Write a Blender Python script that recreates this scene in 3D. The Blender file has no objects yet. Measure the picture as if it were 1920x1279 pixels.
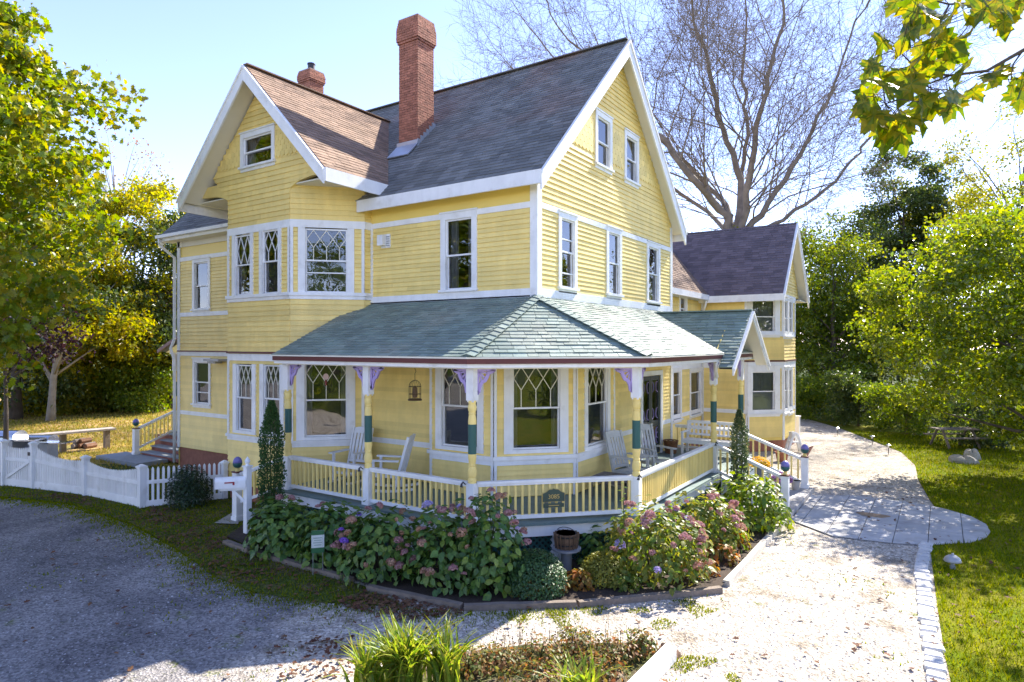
import bpy, math, random
import numpy as np
from mathutils import Vector, Matrix
random.seed(7); RNG = np.random.default_rng(11)
R = math.radians
sc = bpy.context.scene
COL = sc.collection
# ---------------------------------------------------------------- camera, sky, sun, exposure
CAM = Vector((7.253, -11.867, 4.02)); YAW = R(33.6); F = 1215.0; HZ = 646.5
cd = bpy.data.cameras.new('camera'); co = bpy.data.objects.new('camera', cd); COL.objects.link(co)
co.location = CAM; co.rotation_euler = (R(90), 0, YAW)
cd.sensor_width = 36; cd.lens = F/1920*36; cd.shift_y = 7/1920; cd.clip_end = 2000; cd.clip_start = 0.05
sc.camera = co
SUN_AZ, SUN_EL = R(10), R(40)          # azimuth measured from +Y towards +X
SDIR = Vector((math.sin(SUN_AZ)*math.cos(SUN_EL), math.cos(SUN_AZ)*math.cos(SUN_EL), math.sin(SUN_EL)))
w = bpy.data.worlds.new('World'); sc.world = w; w.use_nodes = True
wn = w.node_tree.nodes; wl = w.node_tree.links
sky = wn.new('ShaderNodeTexSky'); sky.sky_type = 'NISHITA'; sky.sun_disc = False
sky.sun_elevation = SUN_EL; sky.sun_rotation = SUN_AZ
sky.air_density = .75; sky.dust_density = 0.0; sky.ozone_density = 5.0
tint = wn.new('ShaderNodeMix'); tint.data_type = 'RGBA'; tint.blend_type = 'MULTIPLY'; tint.inputs[0].default_value = 1; tint.inputs[7].default_value = (1.10, .815, .79, 1)   # white balance of the whole sky
wl.new(sky.outputs[0], tint.inputs[6]); wl.new(tint.outputs[2], wn['Background'].inputs[0]); wn['Background'].inputs[1].default_value = 0.15
sd = bpy.data.lights.new('sun', 'SUN'); so = bpy.data.objects.new('sun', sd); COL.objects.link(so)
sd.energy = 3.6; sd.angle = R(0.55); sd.color = (1, .93, .82)
so.rotation_euler = SDIR.to_track_quat('Z', 'Y').to_euler(); so.location = SDIR*60
sc.view_settings.view_transform = 'Standard'; sc.view_settings.look = 'None'
sc.view_settings.exposure = 2.08; sc.view_settings.gamma = 1; sc.view_settings.use_curve_mapping = False
sc.render.engine = 'CYCLES'
sc.cycles.max_bounces = 6; sc.cycles.transparent_max_bounces = 8; sc.cycles.diffuse_bounces = 3
# ---------------------------------------------------------------- placing helpers
FWD = Vector((-math.sin(YAW), math.cos(YAW), 0)); RGT = Vector((math.cos(YAW), math.sin(YAW), 0)); Z = Vector((0, 0, 1))
G = -0.12                                # ground level; the porch deck is at 0.70
DK = 0.70
def ray(px, py): return FWD + RGT*((px-960)/F) + Z*((HZ-py)/F)
def hit(px, py, p, n):
    d = ray(px, py); return CAM + d*((Vector(p)-CAM).dot(n)/d.dot(n))
def onz(px, py, z=G): return hit(px, py, (0, 0, z), Z)
def ony(px, py, y): return hit(px, py, (0, y, 0), Vector((0, 1, 0)))
def onx(px, py, x): return hit(px, py, (x, 0, 0), Vector((1, 0, 0)))
def atd(px, py, depth): return CAM + ray(px, py)*depth
def ground_at(px, depth): p = CAM + FWD*depth + RGT*((px-960)/F*depth); return Vector((p.x, p.y, G))
# ---------------------------------------------------------------- mesh helpers
def rootloc(p):
    L = Vector((0, 0, 0))
    while p is not None: L = L + p.location; p = p.parent
    return L
def link(o, parent=None):
    COL.objects.link(o)
    if parent is not None: o.parent = parent
    return o
def tag(o, label=None, cat=None, group=None, kind=None):
    if label: o['label'] = label
    if cat: o['category'] = cat
    if group: o['group'] = group
    if kind: o['kind'] = kind
    return o
def empty(name, loc, label, cat, group=None):
    o = bpy.data.objects.new(name, None); o.location = loc; o.empty_display_size = .2; COL.objects.link(o)
    return tag(o, label, cat, group)
def npmesh(name, v, loops, tot, mats, smooth=False):
    me = bpy.data.meshes.new(name)
    v = np.asarray(v, np.float32); loops = np.asarray(loops, np.int32).ravel(); tot = np.asarray(tot, np.int32)
    me.vertices.add(len(v)); me.vertices.foreach_set('co', v.ravel())
    me.loops.add(len(loops)); me.loops.foreach_set('vertex_index', loops)
    me.polygons.add(len(tot)); st = np.concatenate(([0], np.cumsum(tot)[:-1])).astype(np.int32)
    me.polygons.foreach_set('loop_start', st); me.polygons.foreach_set('loop_total', tot)
    me.polygons.foreach_set('use_smooth', np.full(len(tot), bool(smooth)))
    for m in mats: me.materials.append(m)
    me.update(calc_edges=True)
    return me
class MB:
    def __init__(s): s.v = []; s.f = []; s.mi = []
    def poly(s, pts, m=0):
        b = len(s.v); s.v += [Vector(p) for p in pts]; s.f.append(list(range(b, b+len(pts)))); s.mi.append(m)
    def hexa(s, p, m=0):      # p[0:4] one ring, p[4:8] the other, same order
        b = len(s.v); s.v += [Vector(q) for q in p]
        for f in ((3, 2, 1, 0), (4, 5, 6, 7), (0, 1, 5, 4), (1, 2, 6, 5), (2, 3, 7, 6), (3, 0, 4, 7)):
            s.f.append([b+i for i in f]); s.mi.append(m)
    def box(s, x0, y0, z0, x1, y1, z1, m=0):
        s.hexa([(x0, y0, z0), (x1, y0, z0), (x1, y1, z0), (x0, y1, z0), (x0, y0, z1), (x1, y0, z1), (x1, y1, z1), (x0, y1, z1)], m)
    def obox(s, c, ax, ay, az, m=0):
        c, ax, ay, az = map(Vector, (c, ax, ay, az))
        s.hexa([c-ax-ay-az, c+ax-ay-az, c+ax+ay-az, c-ax+ay-az, c-ax-ay+az, c+ax-ay+az, c+ax+ay+az, c-ax+ay+az], m)
    def beam(s, p, q, w, h, up=None, m=0):
        p, q = Vector(p), Vector(q); d = q-p; L = d.length
        if L < 1e-6: return
        d = d/L; u = Vector(up) if up else Z
        if abs(d.dot(u)) > .99: u = Vector((0, 1, 0))
        a = d.cross(u).normalized(); b = a.cross(d)
        s.obox((p+q)/2, d*(L/2), a*(w/2), b*(h/2), m)
    def tube(s, pts, rad, n=8, m=0, cap=True):
        pts = [Vector(p) for p in pts]; k = len(pts)
        if not hasattr(rad, '__len__'): rad = [rad]*k
        b0 = len(s.v); prev = None
        for i, p in enumerate(pts):
            t = (pts[min(i+1, k-1)]-pts[max(i-1, 0)]).normalized()
            a = prev if prev is not None else (Vector((1, 0, 0)) if abs(t.x) < .8 else Vector((0, 1, 0)))
            a = (a-t*a.dot(t)).normalized(); prev = a; c = t.cross(a)
            for j in range(n):
                an = 2*math.pi*j/n; s.v.append(p+(a*math.cos(an)+c*math.sin(an))*rad[i])
        for i in range(k-1):
            for j in range(n):
                j2 = (j+1) % n
                s.f.append([b0+i*n+j, b0+i*n+j2, b0+(i+1)*n+j2, b0+(i+1)*n+j]); s.mi.append(m)
        if cap:
            s.f.append([b0+j for j in range(n)][::-1]); s.mi.append(m)
            s.f.append([b0+(k-1)*n+j for j in range(n)]); s.mi.append(m)
    def lathe(s, c, prof, n=14, m=0):
        c = Vector(c); s.tube([c+Z*z for r, z in prof], [max(r, .001) for r, z in prof], n, m)
    def prism(s, pts, vec, m=0):
        pts = [Vector(p) for p in pts]; vec = Vector(vec); n = len(pts); b = len(s.v)
        s.v += pts+[p+vec for p in pts]
        s.f.append(list(range(b, b+n))[::-1]); s.f.append(list(range(b+n, b+2*n))); s.mi += [m, m]
        for i in range(n):
            j = (i+1) % n; s.f.append([b+i, b+j, b+n+j, b+n+i]); s.mi.append(m)
    def mesh(s, name, mats, L=Vector((0, 0, 0)), smooth=False):
        if not isinstance(mats, (list, tuple)): mats = [mats]
        v = np.array([(p.x-L.x, p.y-L.y, p.z-L.z) for p in s.v], np.float32) if s.v else np.zeros((0, 3), np.float32)
        lo = [i for f in s.f for i in f]; tot = [len(f) for f in s.f]
        me = npmesh(name, v, lo, tot, mats, smooth)
        if len(mats) > 1: me.polygons.foreach_set('material_index', np.array(s.mi, np.int32))
        return me
    def build(s, name, mats, parent=None, smooth=False, bevel=0):
        L = rootloc(parent)
        o = link(bpy.data.objects.new(name, s.mesh(name, mats, L, smooth)), parent)
        if bevel:
            b = o.modifiers.new('bevel', 'BEVEL'); b.width = bevel; b.segments = 1; b.limit_method = 'ANGLE'
        return o
def inst(data, name, parent, loc, rotz=0, scale=None):
    o = bpy.data.objects.new(name, data); o.location = Vector(loc)-rootloc(parent); o.rotation_euler = (0, 0, rotz)
    if scale: o.scale = scale
    return link(o, parent)
def copy_tree(o, loc, rotz, label=None, group=None):
    def rec(a, par):
        c = a.copy(); COL.objects.link(c); c.parent = par
        for ch in a.children: rec(ch, c)
        return c
    r = rec(o, None); r.location = loc; r.rotation_euler = (0, 0, rotz)
    if label: r['label'] = label
    if group: r['group'] = group
    return r
# ---------------------------------------------------------------- materials
def nodes(name):
    m = bpy.data.materials.new(name); m.use_nodes = True; nt = m.node_tree
    return m, nt, nt.nodes['Principled BSDF'], nt.links
def lin(c): return tuple((x/255/12.92 if x <= 10 else ((x/255+.055)/1.055)**2.4) for x in c)
def pm(name, col, rough=.6, var=.12, scale=3.0, bump=0., bscale=40., island=0., spec=.4, col2=None, fac2=.5, metal=0., sc2=None, detail=5, streak=0.):
    """procedural paint, wood, stone: noise tint, a second colour in patches, tint per piece, fine relief"""
    m, nt, b, L = nodes(name); N = nt.nodes
    tc = N.new('ShaderNodeTexCoord')
    gp = N.new('ShaderNodeNewGeometry')
    nz = N.new('ShaderNodeTexNoise'); nz.inputs['Scale'].default_value = scale; nz.inputs['Detail'].default_value = detail
    L.new(gp.outputs['Position'], nz.inputs['Vector'])
    base = N.new('ShaderNodeRGB'); base.outputs[0].default_value = (*col, 1); cur = base.outputs[0]
    if col2 is not None:
        n2 = N.new('ShaderNodeTexNoise'); n2.inputs['Scale'].default_value = sc2 or scale*.6; n2.inputs['Detail'].default_value = 6
        L.new(gp.outputs['Position'], n2.inputs['Vector'])
        rp = N.new('ShaderNodeValToRGB'); rp.color_ramp.elements[0].position = fac2-.08; rp.color_ramp.elements[1].position = fac2+.08
        L.new(n2.outputs[0], rp.inputs[0])
        mx = N.new('ShaderNodeMix'); mx.data_type = 'RGBA'; L.new(rp.outputs[0], mx.inputs[0]); L.new(cur, mx.inputs[6]); mx.inputs[7].default_value = (*col2, 1)
        cur = mx.outputs[2]
    hs = N.new('ShaderNodeHueSaturation'); L.new(cur, hs.inputs['Color'])
    mr = N.new('ShaderNodeMapRange'); mr.inputs['From Min'].default_value = .25; mr.inputs['From Max'].default_value = .75
    mr.inputs['To Min'].default_value = 1-var; mr.inputs['To Max'].default_value = 1+var; L.new(nz.outputs[0], mr.inputs[0])
    val = mr.outputs[0]
    if island:
        oi = N.new('ShaderNodeObjectInfo')
        ad = N.new('ShaderNodeMath'); ad.operation = 'ADD'; L.new(gp.outputs['Random Per Island'], ad.inputs[0]); L.new(oi.outputs['Random'], ad.inputs[1])
        fr = N.new('ShaderNodeMath'); fr.operation = 'FRACT'; L.new(ad.outputs[0], fr.inputs[0])
        m2 = N.new('ShaderNodeMapRange'); m2.inputs['To Min'].default_value = 1-island; m2.inputs['To Max'].default_value = 1+island; L.new(fr.outputs[0], m2.inputs[0])
        mu = N.new('ShaderNodeMath'); mu.operation = 'MULTIPLY'; L.new(val, mu.inputs[0]); L.new(m2.outputs[0], mu.inputs[1]); val = mu.outputs[0]
    if streak:      # rain streaks and chalking: noise drawn out vertically
        mp_ = N.new('ShaderNodeMapping'); mp_.inputs['Scale'].default_value = (3.1, 3.1, .8); L.new(gp.outputs['Position'], mp_.inputs[0])
        ns = N.new('ShaderNodeTexNoise'); ns.inputs['Scale'].default_value = 1.4; ns.inputs['Detail'].default_value = 7; ns.inputs['Roughness'].default_value = .7; L.new(mp_.outputs[0], ns.inputs['Vector'])
        ms = N.new('ShaderNodeMapRange'); ms.inputs['From Min'].default_value = .35; ms.inputs['From Max'].default_value = .68; ms.inputs['To Min'].default_value = 1-streak; ms.inputs['To Max'].default_value = 1+streak*.3; L.new(ns.outputs[0], ms.inputs[0])
        m3 = N.new('ShaderNodeMath'); m3.operation = 'MULTIPLY'; L.new(val, m3.inputs[0]); L.new(ms.outputs[0], m3.inputs[1]); val = m3.outputs[0]
    L.new(val, hs.inputs['Value']); L.new(hs.outputs[0], b.inputs['Base Color'])
    b.inputs['Roughness'].default_value = rough; b.inputs['Specular IOR Level'].default_value = spec; b.inputs['Metallic'].default_value = metal
    if bump:
        n3 = N.new('ShaderNodeTexNoise'); n3.inputs['Scale'].default_value = bscale; n3.inputs['Detail'].default_value = 4
        L.new(gp.outputs['Position'], n3.inputs['Vector'])
        bp = N.new('ShaderNodeBump'); bp.inputs['Strength'].default_value = bump; bp.inputs['Distance'].default_value = .02
        L.new(n3.outputs[0], bp.inputs['Height']); L.new(bp.outputs[0], b.inputs['Normal'])
    return m
def leafmat(name, cols, trans=.45, rough=.45, spec=.35):
    """foliage: colour picked per leaf from a ramp, light passing through"""
    m, nt, b, L = nodes(name); N = nt.nodes
    g = N.new('ShaderNodeNewGeometry'); oi = N.new('ShaderNodeObjectInfo')
    ad = N.new('ShaderNodeMath'); ad.operation = 'ADD'; L.new(g.outputs['Random Per Island'], ad.inputs[0]); L.new(oi.outputs['Random'], ad.inputs[1])
    fr = N.new('ShaderNodeMath'); fr.operation = 'FRACT'; L.new(ad.outputs[0], fr.inputs[0])
    rp = N.new('ShaderNodeValToRGB'); cr = rp.color_ramp
    while len(cr.elements) < len(cols): cr.elements.new(.5)
    for i, c in enumerate(cols): cr.elements[i].position = i/max(1, len(cols)-1); cr.elements[i].color = (*c, 1)
    L.new(fr.outputs[0], rp.inputs[0])
    nv = N.new('ShaderNodeTexNoise'); nv.inputs['Scale'].default_value = 28; nv.inputs['Detail'].default_value = 3; L.new(g.outputs['Position'], nv.inputs['Vector'])
    mv = N.new('ShaderNodeMapRange'); mv.inputs['From Min'].default_value = .3; mv.inputs['From Max'].default_value = .7; mv.inputs['To Min'].default_value = .72; mv.inputs['To Max'].default_value = 1.25; L.new(nv.outputs[0], mv.inputs[0])
    h0 = N.new('ShaderNodeHueSaturation'); L.new(rp.outputs[0], h0.inputs['Color']); L.new(mv.outputs[0], h0.inputs['Value'])
    L.new(h0.outputs[0], b.inputs['Base Color']); b.inputs['Roughness'].default_value = rough; b.inputs['Specular IOR Level'].default_value = spec
    tr = N.new('ShaderNodeBsdfTranslucent')
    hs = N.new('ShaderNodeHueSaturation'); hs.inputs['Hue'].default_value = .485; hs.inputs['Value'].default_value = 1.7; hs.inputs['Saturation'].default_value = 1.1
    L.new(h0.outputs[0], hs.inputs['Color']); L.new(hs.outputs[0], tr.inputs[0])
    mx = N.new('ShaderNodeMixShader'); mx.inputs[0].default_value = trans
    L.new(b.outputs[0], mx.inputs[1]); L.new(tr.outputs[0], mx.inputs[2])
    L.new(mx.outputs[0], N['Material Output'].inputs[0])
    return m
def glassmat(name, tint=(.9, .93, .95), wav=.02):
    m, nt, b, L = nodes(name); N = nt.nodes
    gl = N.new('ShaderNodeBsdfGlossy'); gl.inputs['Roughness'].default_value = .01
    tp = N.new('ShaderNodeBsdfTransparent'); tp.inputs[0].default_value = (*tint, 1)
    fr = N.new('ShaderNodeFresnel'); fr.inputs[0].default_value = 2.3
    g = N.new('ShaderNodeNewGeometry'); nz = N.new('ShaderNodeTexNoise'); nz.inputs['Scale'].default_value = 1.7; nz.inputs['Detail'].default_value = 1
    L.new(g.outputs['Position'], nz.inputs['Vector'])
    bp = N.new('ShaderNodeBump'); bp.inputs['Strength'].default_value = .25; bp.inputs['Distance'].default_value = wav; L.new(nz.outputs[0], bp.inputs['Height'])
    L.new(bp.outputs[0], gl.inputs['Normal']); L.new(bp.outputs[0], fr.inputs['Normal'])
    mx = N.new('ShaderNodeMixShader'); L.new(fr.outputs[0], mx.inputs[0]); L.new(tp.outputs[0], mx.inputs[1]); L.new(gl.outputs[0], mx.inputs[2])
    L.new(mx.outputs[0], N['Material Output'].inputs[0])
    return m
YEL = pm('yellow_paint', (.93, .72, .25), .55, .07, 1.3, .14, 60, .075, col2=(.88, .67, .22), fac2=.6, sc2=.9, streak=.09)
YELG = pm('yellow_shingle_paint', (.92, .70, .24), .6, .08, 1.6, .25, 50, .09, streak=.09)
YPL = pm('yellow_plain_board', (.90, .68, .17), .5, .04, 1.0)
WHT = pm('white_paint', (.86, .855, .835), .5, .07, 2.0, .08, 50, .04, col2=(.76, .745, .71), fac2=.64, sc2=3.5, streak=.07)
CRM = pm('cream_paint', (.78, .74, .62), .5, .04, 2.0)
WOODW = pm('weathered_white_wood', (.62, .61, .56), .7, .15, 9, .2, 50)
MAR = pm('maroon_trim', (.12, .03, .03), .45, .08)
GRN = pm('dark_green_paint', (.028, .105, .095), .4, .05)
LAV = pm('lavender_paint', (.40, .31, .60), .5, .05)
DECKM = pm('grey_green_deck_paint', (.14, .20, .19), .55, .12, 5, .1, 40, .06)
ROOFD = pm('charcoal_shingle', (.17, .172, .16), .85, .2, 1.2, .5, 120, .25, spec=.4, col2=(.20, .15, .125), fac2=.62, sc2=.35)
ROOFB = pm('brown_shingle', (.27, .18, .125), .85, .15, 1.5, .5, 120, .22, spec=.3)
ROOFP = pm('purple_brown_shingle', (.15, .115, .12), .75, .18, 1.4, .4, 120, .25, spec=.5)
ROOFG = pm('green_slate_shingle', (.19, .25, .215), .55, .14, 2.2, .3, 90, .2, spec=.5, col2=(.26, .29, .24), fac2=.6, sc2=.8)
UND = pm('roof_underlay', (.03, .03, .03), .9)
MORT = pm('mortar', (.30, .22, .18), .9, .15, 20)
BRK = pm('red_brick', (.33, .135, .085), .85, .2, 8, .4, 70, .22)
LEAD = pm('lead_flashing', (.45, .48, .52), .4, .1, 6, metal=.6)
GREYM = pm('grey_metal', (.35, .36, .38), .45, .1, 6, metal=.3)
DKMET = pm('dark_metal', (.03, .03, .032), .45, .1)
SILV = pm('polished_steel', (.62, .63, .65), .22, .05, metal=1.)
DARKIN = pm('dark_interior', (.055, .05, .048), .9, .2, 1.5)  # near-black: the gloom of unlit depth is put into the colour
CURT = pm('curtain_cloth', (.45, .45, .47), .9, .1, 4)
BLIND = pm('window_screen', (.075, .08, .09), .8, .1, 4)
GLS = glassmat('window_glass')
DOORG = pm('dark_green_door_paint', (.022, .03, .024), .45, .1)
SOIL = pm('bed_soil', (.045, .030, .02), .95, .35, 6, .9, 25)
TIMB = pm('weathered_timber', (.20, .16, .125), .85, .25, 7, .5, 30)
TIMBL = pm('pale_timber', (.50, .46, .39), .85, .2, 7, .4, 30)
BARK = pm('tree_bark', (.10, .078, .06), .9, .3, 3, .8, 9)
BARKG = pm('grey_bark', (.22, .18, .145), .9, .35, 2, .9, 9)
BIRCH = pm('pale_birch_bark', (.27, .24, .20), .8, .25, 4, .4, 9)
STONE = pm('grey_stone', (.36, .34, .31), .85, .2, 5, .6, 14)
PAVER = pm('grey_paver', (.44, .43, .42), .85, .14, 3, .4, 40, .12, col2=(.36, .34, .32), fac2=.58, sc2=2.2)
COBB = pm('granite_block', (.55, .54, .52), .8, .12, 6, .5, 22, .1)
WICK = pm('brown_wicker', (.17, .075, .03), .7, .3, 40, .6, 60)
OAKW = pm('barrel_oak', (.16, .10, .06), .75, .25, 10, .3, 30)
# ================================================================ cladding, windows, roofs
class Face:
    def __init__(s, p0, p1):
        s.p = Vector((*p0, 0)); q = Vector((*p1, 0)); s.L = (q-s.p).length; s.u = (q-s.p)/s.L; s.n = s.u.cross(Z)
    def pt(s, u, z, d=0): return s.p+s.u*u+Z*z+s.n*d
    def px(s, x, y):
        h = hit(x, y, s.p, s.n); return (h-s.p).dot(s.u), h.z
    def rect(s, x0, x1, yt, yb):
        xc = (x0+x1)/2; um = s.px(x0, yt)[0]; uM = s.px(x1, yt)[0]
        # centre column of the opening sets the heights
        uc = (um+uM)/2; p = s.pt(uc, 0)-CAM; dep = p.dot(FWD)
        return um, uM, CAM.z+(HZ-yb)/F*dep, CAM.z+(HZ-yt)/F*dep
    def zat(s, x, y): return s.px(x, y)[1]
    def slab(s, mb, u0, u1, z0, z1, d0, d1, m=0):
        P = s.pt; mb.hexa([P(u0, z0, d1), P(u1, z0, d1), P(u1, z0, d0), P(u0, z0, d0), P(u0, z1, d1), P(u1, z1, d1), P(u1, z1, d0), P(u0, z1, d0)], m)
def span(poly, z):
    xs = []
    n = len(poly)
    for i in range(n):
        (a, b), (c, d) = poly[i], poly[(i+1) % n]
        if abs(b-d) < 1e-9:
            if abs(b-z) < 1e-6: xs += [a, c]
        elif min(b, d)-1e-9 <= z <= max(b, d)+1e-9: xs.append(a+(c-a)*(z-b)/(d-b))
    return (min(xs), max(xs)) if xs else None
def cut(iv, holes, z0, z1):
    out = [iv]
    for (a, b, c, d) in holes:
        if min(z1, d)-max(z0, c) < .25*(z1-z0): continue
        nx = []
        for (l, r) in out:
            if b <= l or a >= r: nx.append((l, r)); continue
            if a > l: nx.append((l, a))
            if b < r: nx.append((b, r))
        out = nx
    return [(l, r) for l, r in out if r-l > .015]
def rectp(u0, u1, z0, z1): return [(u0, z0), (u1, z0), (u1, z1), (u0, z1)]
def sheath(face, polys, holes, mat, parent, name='wall'):
    mb = MB()
    for poly in polys:
        zs = sorted({round(z, 5) for _, z in poly} | {round(z, 5) for h in holes for z in h[2:] if min(q[1] for q in poly) < z < max(q[1] for q in poly)})
        for a, b in zip(zs, zs[1:]):
            if b-a < 1e-4: continue
            s0, s1 = span(poly, a+1e-6), span(poly, b-1e-6)
            if not s0 or not s1: continue
            hs = [h for h in holes if h[2] < (a+b)/2 < h[3]]
            if not hs: mb.poly([face.pt(s0[0], a), face.pt(s0[1], a), face.pt(s1[1], b), face.pt(s1[0], b)])
            else:
                for l, r in cut((min(s0[0], s1[0]), max(s0[1], s1[1])), hs, a, b):
                    l0, l1, r0, r1 = max(l, s0[0]), max(l, s1[0]), min(r, s0[1]), min(r, s1[1])
                    if r0 > l0 and r1 > l1: mb.poly([face.pt(l0, a), face.pt(r0, a), face.pt(r1, b), face.pt(l1, b)])
                    elif r0 > l0: mb.poly([face.pt(l0, a), face.pt(r0, a), face.pt(r0, a+(b-a)*.05)])
    return mb.build(name, mat, parent)
BOARDS = []
def boards(face, poly, holes, z0, z1, exp, wall, thick=.03, mat=None, maxlen=2.4):
    n = max(1, round((z1-z0)/exp)); e = (z1-z0)/n
    for k in range(n):
        a, b = z0+k*e, z0+(k+1)*e
        s0, s1 = span(poly, a+1e-5), span(poly, b-1e-5)
        if not s0 or not s1: continue
        for l, r in cut((min(s0[0], s1[0]), max(s0[1], s1[1])), holes, a, b):
            parts = [(l, r)]
            if r-l > maxlen:
                c = l+(r-l)*random.uniform(.3, .7); parts = [(l, c-.001), (c+.001, r)]
            for (p, q) in parts:
                p0, p1 = max(p, s0[0]), max(p, s1[0]); q0, q1 = min(q, s0[1]), min(q, s1[1])
                if q0 <= p0 and q1 <= p1: continue
                if q1 < p1: p1 = q1 = (p1+q1)/2
                if q0 < p0: p0 = q0 = (p0+q0)/2
                t = thick*random.uniform(.9, 1.1); P = face.pt; bb = b+.008
                v = [P(p0, a, t), P(q0, a, t), P(q0, a, 0), P(p0, a, 0), P(p1, bb, .003), P(q1, bb, .003), P(q1, bb, 0), P(p1, bb, 0)]
                ce = (v[0]+v[5])/2; d = (ce-CAM); vis = max(0.02, -d.normalized().dot(face.n)) if d.dot(face.n) < 0 else 0
                BOARDS.append(((q-p)*e*vis/d.length_squared, v, wall, mat or YEL))
def scallops(face, poly, holes, z0, z1, exp, wd, mat, parent, reg=None):
    """fish-scale shingles, joined: each one a rounded tab with its own edge"""
    mb = MB(); n = round((z1-z0)/exp)
    for k in range(n):
        a = z0+k*exp; s0 = span(poly, a+exp*.6)
        if not s0: continue
        for l, r in cut(s0, holes, a, a+exp):
            off = (k % 2)*wd/2; u = math.floor((l-off)/wd)*wd+off
            while u < r:
                u0, u1 = max(u+.003, l), min(u+wd-.003, r)
                if u1-u0 > .02:
                    pts = [(u1, a+exp*1.2), (u0, a+exp*1.2), (u0, a+exp*.35)]
                    for j in range(1, 6):
                        f = j/6; pts.append((u0+(u1-u0)*f, a+exp*.35-math.sin(f*math.pi)*exp*.35))
                    pts.append((u1, a+exp*.35))
                    mb.prism([face.pt(x, z, .004 if z > a+exp else .006) for x, z in pts], face.n*.02)
                u += wd
    o = mb.build('fish_scale_shingles', mat, parent); tag(o, kind='stuff'); return o
# ---- roofs
SHING = []
def roof(o, u, wv, poly, mat, parent, exp, tab, thick=.13, name='roof', th=.014, single=False, under=None):
    o, u, wv = Vector(o), Vector(u).normalized(), Vector(wv).normalized(); n = u.cross(wv)
    P = lambda a, b, d=0: o+u*a+wv*b+n*d
    mb = MB(); mb.prism([P(a, b, -thick) for a, b in poly], n*(thick-.012)); mb.mi[0] = 1
    part = mb.build(name, [UND, under or CRM], parent)
    mbs = MB(); ws = [b for _, b in poly]; w0, w1 = min(ws), max(ws); k = 0; wq = w0
    while wq < w1-.02:
        wt = min(wq+exp, w1); s0, s1 = span(poly, wq+1e-5), span(poly, wt-1e-5)
        if s0 and s1:
            lo, hi = min(s0[0], s1[0]), max(s0[1], s1[1]); a = lo-random.uniform(0, tab)
            while a < hi:
                b = a+tab*random.uniform(.75, 1.25)
                c = lambda x, s: min(max(x, s[0]), s[1])
                g = .004
                a0, b0, a1, b1 = c(a+g, s0), c(b-g, s0), c(a+g, s1), c(b-g, s1)
                if b0-a0 > .01 or b1-a1 > .01:
                    t = th*random.uniform(.7, 1.35); dj = random.uniform(-.012, .006) if wq > w0 else -.02
                    v = [P(a0, wq+dj, t), P(b0, wq+dj, t), P(b0, wq+dj, -.01), P(a0, wq+dj, -.01), P(a1, wt+.015, .001), P(b1, wt+.015, .001), P(b1, wt+.015, -.012), P(a1, wt+.015, -.012)]
                    if single:
                        ce = (v[0]+v[5])/2; d = ce-CAM; vis = max(0, -d.normalized().dot(n)); SHING.append(((b0-a0)*exp*vis/d.length_squared, v, part, mat))
                    else: mbs.hexa(v)
                a = b
        wq += exp
    if not single: tag(mbs.build('shingles', mat, part), kind='stuff')
    return part
def flush_registry(reg, name, joined, house, limit=300):
    reg.sort(key=lambda r: -r[0])
    rest = {}
    for i, (a, v, par, mat) in enumerate(reg):
        if i < limit:
            mb = MB(); mb.hexa(v); mb.build(name, mat, par)
        else: rest.setdefault(mat.name, (mat, MB()))[1].hexa(v)
    mats = [r[0] for r in rest.values()]; mb = MB()
    for i, (m, b) in enumerate(rest.values()):
        k = len(mb.v); mb.v += b.v; mb.f += [[x+k for x in f] for f in b.f]; mb.mi += [i]*len(b.f)
    if mb.v: tag(mb.build(joined, mats, house), kind='stuff')
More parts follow.
